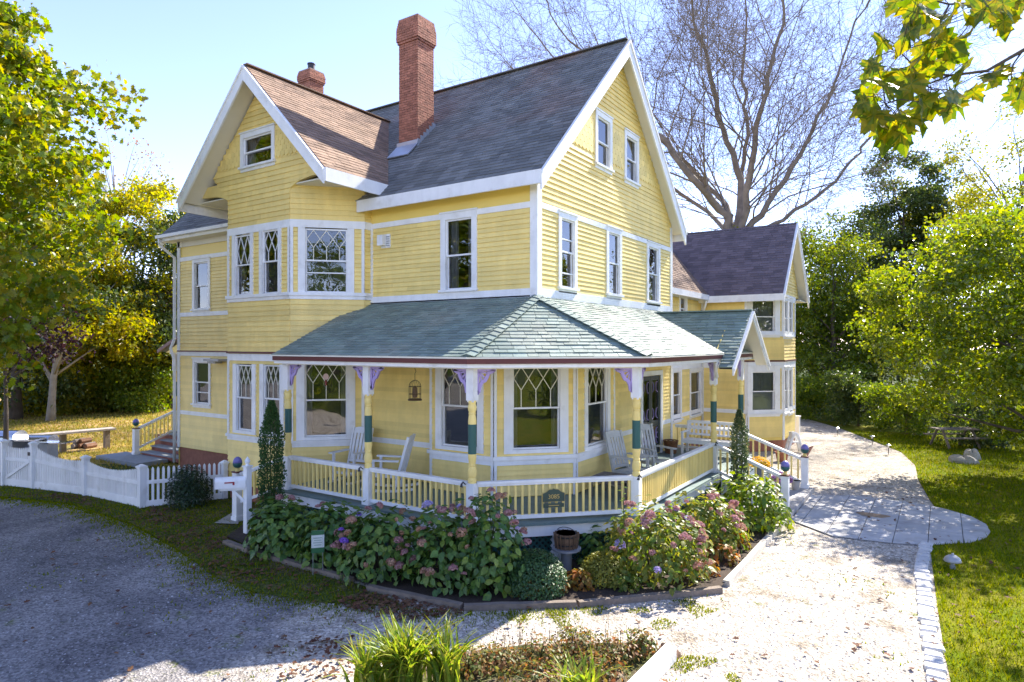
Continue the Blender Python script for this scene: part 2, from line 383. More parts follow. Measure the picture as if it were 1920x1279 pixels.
# ---- windows
def window(face, rect, parent, meet=None, style=None, casing=.11, sill=True, curtain=0, rails=(), head=True, lower=None, frame=WHT, name='window', depth=.75):
    u0, u1, z0, z1 = rect; W, H = u1-u0, z1-z0
    S = lambda mb, *a: face.slab(mb, *a)
    mb = MB(); c = casing; t = .045
    S(mb, u0-c, u0, z0-.02, z1+(c if head else .02), -.02, t); S(mb, u1, u1+c, z0-.02, z1+(c if head else .02), -.02, t)
    if head:
        S(mb, u0, u1, z1, z1+c, -.02, t); S(mb, u0-c-.02, u1+c+.02, z1+c, z1+c+.035, 0, t+.025)
    if sill:
        S(mb, u0-c-.03, u1+c+.03, z0-.075, z0-.02, -.02, t+.05); S(mb, u0-c, u1+c, z0-.15, z0-.075, 0, t-.01)
    else: S(mb, u0-c, u1+c, z0-.10, z0-.02, -.02, t)
    win = mb.build(name, frame, parent)
    zm = z0+H*.5 if meet is None else meet
    mb = MB(); f = .038
    for (a, b, d) in ((zm-.02, z1, -.012), (z0-.02, zm+.02, -.045)):
        S(mb, u0, u0+f, a, b, d-.03, d+.012); S(mb, u1-f, u1, a, b, d-.03, d+.012)
        S(mb, u0+f, u1-f, a, a+f, d-.03, d+.012); S(mb, u0+f, u1-f, b-f, b, d-.03, d+.012)
    for zr in rails: S(mb, u0+f, u1-f, zr-.014, zr+.014, -.06, -.0)
    mb.build('sash', frame, win)
    for (a, b, d) in ((zm+.018, z1-f, -.03), (z0+.018, zm-.018, -.06)):
        q = MB(); q.poly([face.pt(u0+f, a, d), face.pt(u1-f, a, d), face.pt(u1-f, b, d), face.pt(u0+f, b, d)]); q.build('pane', GLS, win)
    if style:
        q = MB(); ns, hb = style; A, B = zm+.02, z1-f; Hh = B-A; h0 = A+Hh*hb; l, r = u0+f, u1-f; st = (r-l)/ns; wd = .017
        bar = lambda a, b: q.beam(face.pt(a[0], a[1], -.022), face.pt(b[0], b[1], -.022), wd, .016, face.n)
        for i in range(ns):
            x = l+(i+.5)*st
            if hb > .05: bar((x, A), (x, h0))
            seg = (B-h0); mid = h0+seg*.5
            for sgn in (-1, 1):
                bar((x, h0), (x+sgn*st/2, mid)); xx = x+sgn*st/2
                if l+.01 < xx < r-.01: bar((xx, mid), (xx+sgn*st/2, B))
                else: bar((xx, mid), (xx-sgn*st/2, B))
        q.build('muntins', CRM if style[1] > .3 else WHT, win)
    q = MB(); D = depth; P = face.pt; a, b, zl, zh = u0-.02, u1+.02, z0-.03, z1+.02
    q.poly([P(a, zl, -D), P(b, zl, -D), P(b, zh, -D), P(a, zh, -D)])
    for (p1, p2) in (((a, zl), (b, zl)), ((b, zl), (b, zh)), ((b, zh), (a, zh)), ((a, zh), (a, zl))):
        q.poly([P(*p1, -.075), P(*p2, -.075), P(*p2, -D), P(*p1, -D)])
    q.build('room_behind', DARKIN, win)
    if lower:      # insect screen or lowered shade behind the lower sash
        q = MB(); q.poly([P(u0+f, z0, -.075), P(u1-f, z0, -.075), P(u1-f, zm, -.075), P(u0+f, zm, -.075)]); q.build('insect_screen', lower, win)
    if curtain:
        q = MB(); n = 22
        for sd_ in (0, 1):
            e0, e1 = (u0, u0+W*curtain) if sd_ == 0 else (u1-W*curtain, u1)
            for j in range(n):
                x0, x1 = e0+(e1-e0)*j/n, e0+(e1-e0)*(j+1)/n; d0, d1 = -.16+.025*math.sin(j*1.9), -.16+.025*math.sin((j+1)*1.9)
                q.poly([P(x0, z0, d0), P(x1, z0, d1), P(x1, z1, d1), P(x0, z1, d0)])
        q.build('curtain', CURT, win)
    return (u0-.035, u1+.035, z0-.06, z1+.035)
def trim(parent, items, mat=None, name='trim_board'):
    for it in items:
        face, u0, u1, z0, z1, d = it; mb = MB(); face.slab(mb, u0, u1, z0, z1, 0, d); mb.build(name, mat or WHT, parent)
# ================================================================ the house
H = empty('house', (-4, 3, G), 'yellow clapboard Victorian house with wraparound porch and steep dark gables', 'house')
FL = Face((-14, 0), (0, 0)); FR = Face((0, 0), (0, 8.27))
F0 = Face((-10.12, -.23), (-8.85, -1.5)); F1 = Face((-8.85, -1.5), (-6.25, -1.5)); F2 = Face((-6.25, -1.5), (-4.98, -.23)); F3 = Face((-4.98, -.23), (-4.98, 0))
C0 = Face((-2.62, 0), (-2.62, -.41)); C1 = Face((-2.62, -.41), (-.83, -.41)); C2 = Face((-.83, -.41), (.45, .92)); C3 = Face((.45, .92), (.45, 2.95)); C4 = Face((.45, 2.95), (0, 2.95))
EX = .108
# --- street-side long wall, upper storey at the corner
uB = 14-4.98
wr = FL.rect(837, 886, 410, 541)
h = [window(FL, wr, H, meet=FL.zat(861, 478), curtain=.3, lower=None, casing=.15)]
wl_ = sheath(FL, [rectp(uB, 14, 3.62, 8.0)], h, YPL, H)
boards(FL, rectp(uB, 13.86, 5.2, 7.0), h, 5.24, 6.98, EX, wl_)
trim(H, [(FL, uB, 13.86, 5.06, 5.24, .03), (FL, uB, 13.86, 6.98, 7.11, .035), (FL, 13.86, 14.03, 5.06, 7.7, .04), (FL, uB, uB+.09, 5.24, 6.98, .032)])
# ground floor wall behind the porch
wg = sheath(FL, [rectp(uB, 14-2.62, DK, 3.62)], [], YPL, H)
boards(FL, rectp(uB, 14-2.62, DK, 3.62), [], DK+.02, 1.54, EX, wg); boards(FL, rectp(uB, 14-2.62, DK, 3.62), [], 1.67, 3.6, EX, wg)
trim(H, [(FL, uB, 14-2.64, 1.54, 1.67, .03)])
# --- left end of the long wall
h = [window(FL, FL.rect(366, 391.8, 492, 578), H, meet=FL.zat(379, 536), lower=BLIND), window(FL, FL.rect(366.7, 392.8, 679, 756), H, meet=FL.zat(380, 717), rails=(FL.zat(380, 736),))]
wl2 = sheath(FL, [rectp(0, 5.15, .62, 7.75)], h, YPL, H)
rp = rectp(.13, 5.15, .6, 7.75)
boards(FL, rp, h, 5.08, 6.78, EX, wl2); boards(FL, rp, h, 3.82, 4.95, .125, wl2, mat=YELG); boards(FL, rp, h, 1.85, 3.66, EX, wl2); boards(FL, rp, h, .64, 1.72, EX, wl2)
trim(H, [(FL, .13, 4.2, 6.78, 6.91, .035), (FL, .13, 4.2, 4.95, 5.08, .03), (FL, .13, 4.2, 1.72, 1.85, .03), (FL, .13, 4.2, 3.66, 3.79, .03), (FL, -.03, .13, .62, 7.6, .04)])
trim(H, [(FL, 0, 4.2, 3.79, 3.83, .06)], MAR)
# --- two-storey bay
h1 = [window(F1, F1.rect(442.7, 470.8, 441, 552), H, meet=F1.zat(456, 497), style=(2, .0), sill=False, casing=.13, head=False, curtain=.3), window(F1, F1.rect(494, 523.2, 431.2, 548.7), H, meet=F1.zat(508, 490), style=(2, .3), sill=False, casing=.13, lower=BLIND, head=False),
      window(F1, F1.rect(445.5, 474.3, 684, 806), H, meet=F1.zat(460, 746), style=(3, .4), sill=False, casing=.16, head=False), window(F1, F1.rect(496, 526.6, 684.5, 813), H, meet=F1.zat(511, 748), style=(3, .4), sill=False, casing=.16, head=False)]
h2 = [window(F2, F2.rect(572.4, 651.3, 429.6, 547.4), H, meet=F2.zat(612, 489), rails=(F2.zat(612, 512),), style=(3, .42), sill=False, casing=.17, lower=BLIND, head=False),
      window(F2, F2.rect(571.4, 651, 678, 817), H, meet=F2.zat(612, 750), style=(3, .45), sill=False, casing=.2, head=False, curtain=.16)]
for fc, hh in ((F0, []), (F1, h1), (F2, h2), (F3, [])):
    e = .02
    wb = sheath(fc, [rectp(0, fc.L, .3, 8.2)], hh, YPL, H)
    p = rectp(0, fc.L, .3, 8.3)
    boards(fc, p, hh, .62, 1.46, EX, wb); boards(fc, p, hh, 1.62, 3.62, EX, wb); boards(fc, p, hh, 3.84, 5.16, .132, wb, thick=.028, mat=YELG)
    boards(fc, p, hh, 5.33, 6.95, EX, wb); boards(fc, p, hh, 7.14, 7.92 if fc in (F1,) else 8.2, .135, wb, thick=.028, mat=YELG)
    L_ = fc.L
    trim(H, [(fc, -.01, L_+.01, 1.47, 1.56, .035), (fc, -.03, L_+.03, 1.56, 1.63, .075), (fc, -.01, L_+.01, 3.6, 3.78, .03), (fc, -.01, L_+.01, 5.16, 5.25, .04), (fc, -.03, L_+.03, 5.25, 5.33, .08), (fc, -.01, L_+.01, 6.95, 7.14, .036)])
    trim(H, [(fc, -.02, L_+.02, 3.79, 3.84, .06)], MAR)
    for zz0, zz1 in ((5.33, 6.95), (1.63, 3.6)):
        if L_ > 1: trim(H, [(fc, .0, .07, zz0, zz1, .037), (fc, L_-.07, L_, zz0, zz1, .037)])
# cross gable over the bay
cx = -7.36; uc = cx+8.85
gp = [(uc-2.05, 8.62), (uc-1.75, 8.15), (-.05, 7.9), (2.65, 7.9), (uc+1.75+.1, 8.15), (uc+2.15, 8.62), (uc, 10.8)]
gp = [(uc-2.2, 8.6), (uc-1.8, 8.2), (-.02, 7.92), (2.62, 7.92), (uc+1.8, 8.2), (uc+2.2, 8.6), (uc, 10.8)]
hw = [window(F1, F1.rect(458.4, 511, 253.6, 306.4), H, meet=F1.zat(485, 281), casing=.13, curtain=.2)]
wgab = sheath(F1, [gp], hw, YPL, H)
boards(F1, gp, hw, 7.92, 8.72, .135, wgab, thick=.028, mat=YELG); boards(F1, gp, hw, 9.45, 10.8, .135, wgab, thick=.028, mat=YELG)
boards(F1, gp, hw, 8.72, 9.45, .14, wgab, thick=.012, mat=YELG)
scallops(F1, gp, hw, 8.75, 9.45, .135, .16, YELG, wgab)
a7 = math.sqrt(.5)
def gable_roof_x(x0, x1, xe, ridge, zr, zl, y0, mat): pass
RZ, EZ = 11.06, 8.05
sl = (RZ-EZ)/2.98
slp = math.hypot(2.98, RZ-EZ)
# right and left slopes of the cross gable
roof((cx+2.98, -2.02, EZ), (0, 1, 0), (-2.98, 0, RZ-EZ), [(0, 0), (2.1, 0), (5.1, slp), (0, slp)], ROOFB, H, .135, .3, th=.013, name='cross_gable_roof')
roof((cx-2.98, 3.08, EZ), (0, -1, 0), (2.98, 0, RZ-EZ), [(3.0, 0), (5.1, 0), (5.1, slp), (0, slp)], ROOFB, H, .135, .3, th=.013, name='cross_gable_roof')
def rake(parent, apex, ends, nrm, depth=.34, t=.05, name='barge_board', mat=None):
    """sloping white boards along a gable edge"""
    nrm = Vector(nrm)
    for e in ends:
        e = Vector(e); a = Vector(apex); d = (e-a).normalized()
        mb = MB(); dn = Vector((0, 0, -depth))
        mb.prism([a+Z*-.02, e+Z*-.02, e+dn*.95+d*-.02, a+dn], nrm*t)
        mb.prism([a+nrm*t+Z*-.015, e+nrm*t+Z*-.015, e+nrm*t-Z*.085, a+nrm*t-Z*.085], nrm*.03)
        mb.build(name, mat or WHT, parent)
rake(H, (cx, -2.02, RZ), [(cx+3.0, -2.02, EZ-.02), (cx-3.0, -2.02, EZ-.02)], (0, -1, 0), .40)
for sx in (1, -1):      # side fascia and flat soffit at the corner of the cross gable
    mb = MB(); xe = cx+sx*2.98; mb.box(min(xe, xe+sx*.05), -2.02, EZ-.33, max(xe, xe+sx*.05), .05, EZ-.02); mb.build('fascia', WHT, H)
    mb = MB(); xs = sorted((xe, cx+sx*1.2)); mb.box(xs[0], -1.49, EZ-.06, xs[1], .1, EZ-.03);
    mb.build('soffit', CRM, H)
    # curved bracket under the corner
    mb = MB(); bx = -6.25 if sx > 0 else -8.85; pts = []
    for k in range(9):
        a = math.pi/2*k/8; pts.append((bx+sx*(1-math.cos(a))*1.05*.98, 7.85+math.sin(a)*.26))
    pts.append((bx+sx*1.5, 8.16)); pts.append((bx+sx*1.5, 8.4)); pts.append((bx, 8.4))
    mb.prism([(x, -1.515, z) for x, z in pts], (0, .1, 0)); mb.build('curved_bracket', YELG, H)
# --- gable end
hR = []
for (x0, x1, yt, yb, mt, rails, cur, low) in ((1050.7, 1075, 412, 538, 473, (450, 513), 0, None), (1139.5, 1160, 438, 550.5, 494, (), 0, None), (1214.4, 1233, 465, 564, 514, (), 0, BLIND), (1118.7, 1141.7, 224, 311, 268.6, (), 0, BLIND), (1172.9, 1192.3, 260, 339, 300, (), .3, None)):
    r = FR.rect(x0, x1, yt, yb); uc_ = (r[0]+r[1])/2; dep = (FR.pt(uc_, 0)-CAM).dot(FWD); zz = lambda y: CAM.z+(HZ-y)/F*dep
    hR.append(window(FR, r, H, meet=zz(mt), rails=[zz(q) for q in rails], curtain=cur, lower=low, casing=.13))
gR = [(0, 7.11), (8.27, 7.11), (8.27, 7.86), (4.135, 11.92), (0, 7.86)]
wr_ = sheath(FR, [rectp(0, 8.27, 3.62, 7.11), gR], hR, YPL, H)
p2 = rectp(.16, 8.12, 5.2, 7.0)
boards(FR, p2, hR, 5.24, 6.98, EX, wr_, thick=.03)
g2 = [(.05, 7.11), (8.22, 7.11), (8.22, 7.86), (4.135, 11.9), (.05, 7.86)]
boards(FR, g2, hR, 7.13, 8.75, .125, wr_, thick=.03, mat=YELG); boards(FR, g2, hR, 8.75, 9.75, .125, wr_, thick=.008, mat=YELG); boards(FR, g2, hR, 9.75, 11.88, .125, wr_, thick=.03, mat=YELG)
scallops(FR, g2, hR, 8.77, 9.75, .14, .19, YELG, wr_)
trim(H, [(FR, -.03, .16, 5.06, 7.75, .04), (FR, 8.12, 8.3, 5.06, 7.75, .04), (FR, .16, 8.12, 5.06, 5.24, .035), (FR, .16, 8.12, 6.98, 7.11, .038)])
# ground floor behind the right-hand porch, with the double door
dr = (5.84, 7.29, DK+.02, 3.1)
wgr = sheath(FR, [rectp(2.95, 8.27, DK, 3.62)], [dr], YPL, H)
boards(FR, rectp(2.95, 8.15, DK, 3.62), [(5.7, 7.43, 0, 3.25)], DK+.02, 1.54, EX, wgr, thick=.03); boards(FR, rectp(2.95, 8.15, DK, 3.62), [(5.7, 7.43, 0, 3.25)], 1.67, 3.6, EX, wgr, thick=.03)
trim(H, [(FR, 2.95, 5.7, 1.54, 1.67, .03), (FR, 7.43, 8.15, 1.54, 1.67, .03), (FR, 8.15, 8.3, DK, 3.62, .045), (FR, 5.7, 5.84, DK, 3.24, .045), (FR, 7.29, 7.43, DK, 3.24, .045), (FR, 5.84, 7.29, 3.1, 3.24, .045)])
for a, b in ((5.85, 6.555), (6.575, 7.28)):
    mb = MB()
    for q in ((a, a+.11, .72, 3.08), (b-.11, b, .72, 3.08), (a+.11, b-.11, .72, .98), (a+.11, b-.11, 1.55, 1.72), (a+.11, b-.11, 2.95, 3.08)): FR.slab(mb, *q, -.06, -.015)
    dd = mb.build('door', DOORG, H)
    q = MB()
    for z0, z1 in ((1.72, 2.95), (.98, 1.55)): q.poly([FR.pt(a+.11, z0, -.045), FR.pt(b-.11, z0, -.045), FR.pt(b-.11, z1, -.045), FR.pt(a+.11, z1, -.045)])
    q.build('pane', GLS, dd)
    q = MB()
    for zc, sg in ((1.78, 1), (1.50, -1), (2.9, -1), (1.03, 1)):
        for cxx, s2 in ((a+.13, 1), (b-.13, -1)):
            q.tube([FR.pt(cxx+s2*.16*math.sin(t)*(1-t/9), zc+sg*.16*(1-math.cos(t)), -.03) for t in np.linspace(0, 4.2, 12)], .011, 5)
    q.build('scroll_trim', LAV, dd)
    q = MB(); q.poly([FR.pt(a, .7, -.5), FR.pt(b, .7, -.5), FR.pt(b, 3.1, -.5), FR.pt(a, 3.1, -.5)]); q.build('dark_hallway', DARKIN, dd)
    q = MB(); q.lathe(FR.pt((b-.055) if a < 6 else a+.055, 1.63, 0), [(.0, -.03), (.028, -.02), (.032, 0), (.028, .02), (0, .03)], 8); q.build('door_knob', GREYM, dd)
# --- ground-floor corner bay with the cut corner
hc1 = [window(C1, C1.rect(829, 896.5, 682, 837), H, meet=C1.zat(863, 761.6), style=(3, .45), sill=False, casing=.17, head=False, lower=BLIND)]
hc2 = [window(C2, C2.rect(960.4, 1049.4, 684, 840.4), H, meet=C2.zat(1005, 765), style=(3, .42), sill=False, casing=.19, head=False, curtain=.14)]
hc3 = [window(C3, C3.rect(1099.8, 1136.7, 684, 831), H, meet=C3.zat(1118, 756), style=(3, .42), sill=False, casing=.15, head=False, lower=BLIND)]
for fc, hh in ((C0, []), (C1, hc1), (C2, hc2), (C3, hc3), (C4, [])):
    L_ = fc.L; wc = sheath(fc, [rectp(0, L_, DK, 3.66)], hh, YPL, H); p = rectp(0, L_, DK, 3.7)
    boards(fc, p, hh, DK+.02, 1.40, EX*1.1, wc); boards(fc, p, hh, 1.60, 3.64, EX*1.1, wc)
    trim(H, [(fc, -.005, L_+.005, 1.40, 1.52, .034), (fc, -.04, L_+.04, 1.52, 1.60, .085), (fc, 0, .06, DK, 1.40, .036), (fc, L_-.06, L_, DK, 1.40, .036), (fc, 0, .06, 1.6, 3.64, .036), (fc, L_-.06, L_, 1.6, 3.64, .036)])
# --- closing walls, foundation
mb = MB(); mb.poly([(-14, 0, -.1), (-14, 8.27, -.1), (-14, 8.27, 7.8), (-14, 4.13, 11.9), (-14, 0, 7.8)]); mb.poly([(-14, 8.27, -.1), (0, 8.27, -.1), (0, 8.27, 7.8), (-14, 8.27, 7.8)])
mb.poly([(-10.1, 0, 7.7), (-4.9, 0, 7.7), (-4.9, 0, 8.1), (-10.1, 0, 8.1)])
mb.build('wall', YPL, H)
mb = MB(); mb.box(-13.97, .03, G, -.5, 8.2, .68); mb.prism([(-10, -.2, G), (-8.83, -1.47, G), (-6.27, -1.47, G), (-5, -.2, G)], (0, 0, .5)); mb.build('foundation', BRK, H)
# ================================================================ main roof
n0, s0 = -.38, 7.67; RY, RTOP = 4.13, 12.1
rl = math.hypot(RY-n0, RTOP-s0)
roof((-14.4, n0, s0), (1, 0, 0), (0, RY-n0, RTOP-s0), rectp(0, 14.72, 0, rl), ROOFD, H, .145, .3, th=.014, thick=.12)
roof((.32, 2*RY-n0, s0), (-1, 0, 0), (0, -(RY-n0), RTOP-s0), rectp(0, 14.72, 0, rl), ROOFD, H, .145, .3, th=.014, thick=.12)
mb = MB(); mb.beam((-14.4, RY, RTOP+.01), (.32, RY, RTOP+.01), .26, .03); mb.build('ridge_cap', ROOFD, H)
mb = MB(); mb.beam((cx, -2.02, RZ+.01), (cx, 3.05, RZ+.01), .22, .03); mb.build('ridge_cap', ROOFB, H)
rake(H, (.32, RY, RTOP), [(.32, n0-.02, s0-.03), (.32, 2*RY-n0+.02, s0-.03)], (1, 0, 0), .44)
rake(H, (-14.4, RY, RTOP), [(-14.4, n0, s0-.03), (-14.4, 2*RY-n0, s0-.03)], (-1, 0, 0), .4)
mb = MB(); mb.box(-5.05, n0-.05, s0-.31, .35, n0, s0-.02); mb.build('fascia', WHT, H)
mb = MB(); mb.box(-5.0, n0, s0-.2, .3, .01, s0-.17); mb.build('soffit', YPL, H)
mb = MB(); mb.box(-14.4, n0-.05, s0-.24, -9.9, n0, s0-.03); mb.build('fascia', WHT, H)
mb = MB(); mb.box(-14.4, n0, s0-.24, -9.9, .01, s0-.2); mb.box(-14.0, -.04, s0-.42, -9.9, -.005, s0-.24); mb.build('soffit', CRM, H)
for yb in (8.27, ):
    mb = MB(); mb.box(-14.3, 8.6, s0-.3, .3, 8.65, s0-.05); mb.build('fascia', WHT, H)
def gutter(parent, p, q, r=.055, mat=None):
    mb = MB(); mb.beam(p, q, r*2, r*1.8); mb.build('gutter', mat or WHT, parent)
gutter(H, (-14.45, n0-.11, s0-.09), (-9.95, n0-.11, s0-.09))
mb = MB(); mb.tube([(-14.3, n0-.11, s0-.15), (-14.3, n0-.1, s0-.35), (-14.08, -.1, s0-.75), (-14.08, -.1, 4.5), (-14.08, -.1, 4.2), (-14.2, -.16, 3.9), (-14.08, -.1, 3.5), (-14.08, -.1, .1)], .05, 8)
mb.build('downspout', WHT, H, smooth=True)
# ================================================================ chimneys
def chimney(x0, y0, wx, wy, zb, zt, cap, flue=None):
    mb = MB(); mb.box(x0+.012, y0+.012, zb, x0+wx-.012, y0+wy-.012, zt-.02); st = mb.build('chimney', MORT, H)
    mb = MB(); bl, bh = .205, .068; n = int((zt-zb)/bh)
    for k in range(n):
        z = zb+k*bh; e = 0
        if z > zt-cap: e = .055 if z < zt-cap*.45 else .055-(z-(zt-cap*.45))/(cap*.45)*.05
        if zt-cap < z < zt-cap+bh*1.5: e = .03
        X0, X1, Y0, Y1 = x0-e, x0+wx+e, y0-e, y0+wy+e
        off = (k % 2)*bl/2; j = random.random()*.004
        for (pa, pb, ax) in ((X0, X1, 0), (Y0, Y1, 1)):
            u = pa-off
            while u < pb:
                a, b = max(u+.005, pa), min(u+bl-.005, pb)
                if b-a > .02:
                    jj = random.uniform(0, .006)
                    if ax == 0:
                        mb.box(a, Y0-jj, z+.005, b, Y0+.09, z+bh-.005); mb.box(a, Y1-.09, z+.005, b, Y1+jj, z+bh-.005)
                    else:
                        mb.box(X1-.09, a, z+.005, X1+jj, b, z+bh-.005); mb.box(X0-jj, a, z+.005, X0+.09, b, z+bh-.005)
                u += bl
    tag(mb.build('bricks', BRK, st), kind='stuff')
    mb = MB(); mb.box(x0-.01, y0-.01, zt-.03, x0+wx+.01, y0+wy+.01, zt+.02); mb.build('crown', MORT, st)
    if flue:
        mb = MB(); mb.lathe((x0+wx/2, y0+wy/2, zt), [(.13, 0), (.13, flue), (.15, flue), (.15, flue+.04), (.1, flue+.04)], 12); mb.build('flue_pipe', DKMET, st)
    return st
c1 = chimney(-5.38, 1.45, .69, .67, 8.9, 13.05, .72)
mb = MB()
for k in range(6):
    y = 1.43+k*.12; z = 8.05+y; mb.box(-4.69, y, z-.2, -4.655, y+.13, z+.17)
mb.box(-5.42, 1.40, 9.1, -4.65, 1.44, 9.62); mb.prism([(-5.42, 1.02, 9.1), (-4.65, 1.02, 9.1), (-4.65, 1.42, 9.5), (-5.42, 1.42, 9.5)], (0, -.02, .02)); mb.build('flashing', LEAD, c1)
chimney(-12.65, 3.8, .62, .62, 11.2, 14.15, .5, .3)
# ================================================================ wraparound porch
PA, PB, PE, PF = Vector((0, -2.28, 0)), Vector((2.28, 0, 0)), Vector((-5.31, -2.28, 0)), Vector((-2.71, -2.28, 0))
PD, PG = Vector((2.28, 5.12, 0)), Vector((2.28, 7.85, 0))
YEND = 8.4
def off(d, x0=-5.42): return [Vector((x0, -2.28-d, 0)), Vector((.414*d, -2.28-d, 0)), Vector((2.28+d, -.414*d, 0)), Vector((2.28+d, YEND, 0))]
def strip(d0, d1, z0, z1, mat, name, x0=-5.42, segs=(0, 1, 2)):
    a, b = off(d0, x0), off(d1, x0)
    for i in segs:
        mb = MB(); mb.prism([v+Z*z0 for v in (a[i], a[i+1], b[i+1], b[i])], (0, 0, z1-z0)); mb.build(name, mat, H)
pl = math.hypot(2.63, 1.26); EVE = 3.80
roof((-5.42, -2.63, EVE), (1, 0, 0), (0, 2.63, 1.26), [(0, 0), (5.565, 0), (5.42, pl), (0, pl)], ROOFG, H, .128, .26, th=.017, thick=.06, name='porch_roof', single=True)
roof((.145, -2.63, EVE), (1, 1, 0), (-1.3875, 1.3875, 1.26), [(0, 0), (3.514, 0), (1.757, 2.332)], ROOFG, H, .128, .26, th=.017, thick=.06, name='porch_roof', single=True)
roof((2.63, -.145, EVE), (0, 1, 0), (-2.63, 0, 1.26), [(0, 0), (8.5, 0), (8.5, pl), (.145, pl)], ROOFG, H, .128, .26, th=.017, thick=.06, name='porch_roof', single=True)
for e in (Vector((.145, -2.63, EVE+.02)), Vector((2.63, -.145, EVE+.02))):      # hip caps, lapped pieces
    top = Vector((0, 0, 5.08)); n = 17; d = (top-e)/n; dn = d.normalized(); sidev = dn.cross(Z).normalized(); nn = sidev.cross(dn)
    hp = MB(); hp.beam(e, top, .1, .015); hip = hp.build('hip_ridge', ROOFG, H)
    for k in range(n):
        p = e+d*k; q = e+d*(k+1.12); t0, t1 = nn*.03, nn*.012; mb = MB(); wd = .15
        for sg in (1, -1):
            lo = sidev*sg*wd-nn*.045
            mb.prism([p+t0, p+t0+lo, q+t1+lo, q+t1][::sg], nn*.012)
        mb.build('hip_shingle', ROOFG, hip)
mb = MB(); mb.box(-5.0, -.03, 5.03, 0, -.002, 5.09); mb.box(.002, 0, 5.03, .03, 8.3, 5.09); mb.build('flashing', LEAD, H)
strip(.29, .345, 3.67, 3.785, MAR, 'maroon_fascia')
strip(.345, .37, 3.765, 3.80, CRM, 'drip_edge')
strip(.20, .30, 3.60, 3.668, WHT, 'crown_moulding')
strip(-.09, .09, 3.57, 3.70, WHT, 'porch_beam')
strip(.09, .2, 3.63, 3.66, CRM, 'eave_soffit')
mb = MB()
mb.poly([(-5.4, -2.2, 3.64), (0, -2.2, 3.64), (2.2, 0, 3.64), (2.2, 8.3, 3.64), (0, 8.3, 3.64), (0, 2.9, 3.64), (-2.0, 0, 3.64), (-5.4, 0, 3.64)]); mb.build('porch_ceiling', CRM, H)
mb = MB(); mb.box(-5.42, -2.57, 3.62, -5.37, -.8, 3.70); mb.prism([(-5.44, -2.6, 3.70), (-5.44, -.4, 3.70), (-5.44, -.4, 4.85), (-5.44, -2.6, 3.8)], (.03, 0, 0)); mb.build('porch_end_board', MAR, H)
mb = MB(); mb.beam((-5.31, -2.2, 3.635), (-5.31, -1.0, 3.635), .16, .12); mb.build('porch_beam', WHT, H)
# --- posts
def bracket(p, d, parent, name='bracket'):
    d = Vector(d).normalized(); n = d.cross(Z)*.022; mb = MB()
    P = lambda a, z: Vector((p.x, p.y, z))+d*a
    crv = [(.44, 3.53), (.40, 3.50), (.33, 3.47), (.30, 3.40), (.26, 3.33), (.20, 3.30), (.165, 3.22), (.15, 3.13), (.10, 3.10)]
    bar = lambda pts: mb.prism([P(a, z)-n for a, z in pts], n*2)
    bar([(.08, 3.568), (.44, 3.568), (.44, 3.525), (.08, 3.525)]); bar([(.08, 3.524), (.125, 3.524), (.125, 3.10), (.08, 3.08)])
    for (a, b) in zip(crv, crv[1:]):
        s = lambda q: (q[0]-.065*.75, q[1]+.065*.75)
        mb.prism([P(*a)-n, P(*b)-n, P(*s(b))-n, P(*s(a))-n], n*2)
    for e in ((.30, 3.49), (.24, 3.40), (.18, 3.33)): mb.beam(P(.12, 3.52), P(*e), .03, .016, n)
    mb.build(name, LAV, parent)
def porch_post(p, dirs, lower=True):
    mb = MB(); x, y = p.x, p.y; s = .082
    if lower: mb.box(x-s, y-s, DK, x+s, y+s, 1.46, 0); mb.box(x-s-.015, y-s-.015, DK, x+s+.015, y+s+.015, DK+.1, 0)
    pr = [(.075, 1.46), (.078, 1.53), (.066, 1.55), (.066, 1.57), (.078, 1.59), (.084, 1.66), (.078, 1.73), (.062, 1.77), (.072, 1.79), (.062, 1.81), (.07, 1.87), (.078, 1.93), (.078, 2.0)]
    mb.lathe(p, pr, 16, 1); mb.lathe(p, [(.0785, 2.0), (.0785, 2.55)], 16, 2)
    pr2 = [(.078, 2.55), (.078, 2.62), (.07, 2.68), (.062, 2.73), (.072, 2.75), (.062, 2.77), (.078, 2.81), (.083, 2.86), (.074, 2.91), (.066, 2.92), (.074, 2.95), (.078, 2.99)]
    mb.lathe(p, pr2, 16, 1); mb.box(x-s, y-s, 2.99, x+s, y+s, 3.568, 0); mb.box(x-s+.015, y-s+.015, 2.96, x+s-.015, y+s-.015, 2.99, 0)
    o = mb.build('porch_post', [WHT, YEL, GRN], H, smooth=False)
    for d in dirs: bracket(p, d, o)
    return o
X1, Y1, CH = Vector((1, 0, 0)), Vector((0, 1, 0)), Vector((1, 1, 0))
porch_post(PE, [X1]); porch_post(PF, [-X1, X1]); porch_post(PA, [-X1, CH]); porch_post(PB, [-CH, Y1]); porch_post(PD, [-Y1, Y1]); porch_post(PG, [-Y1])
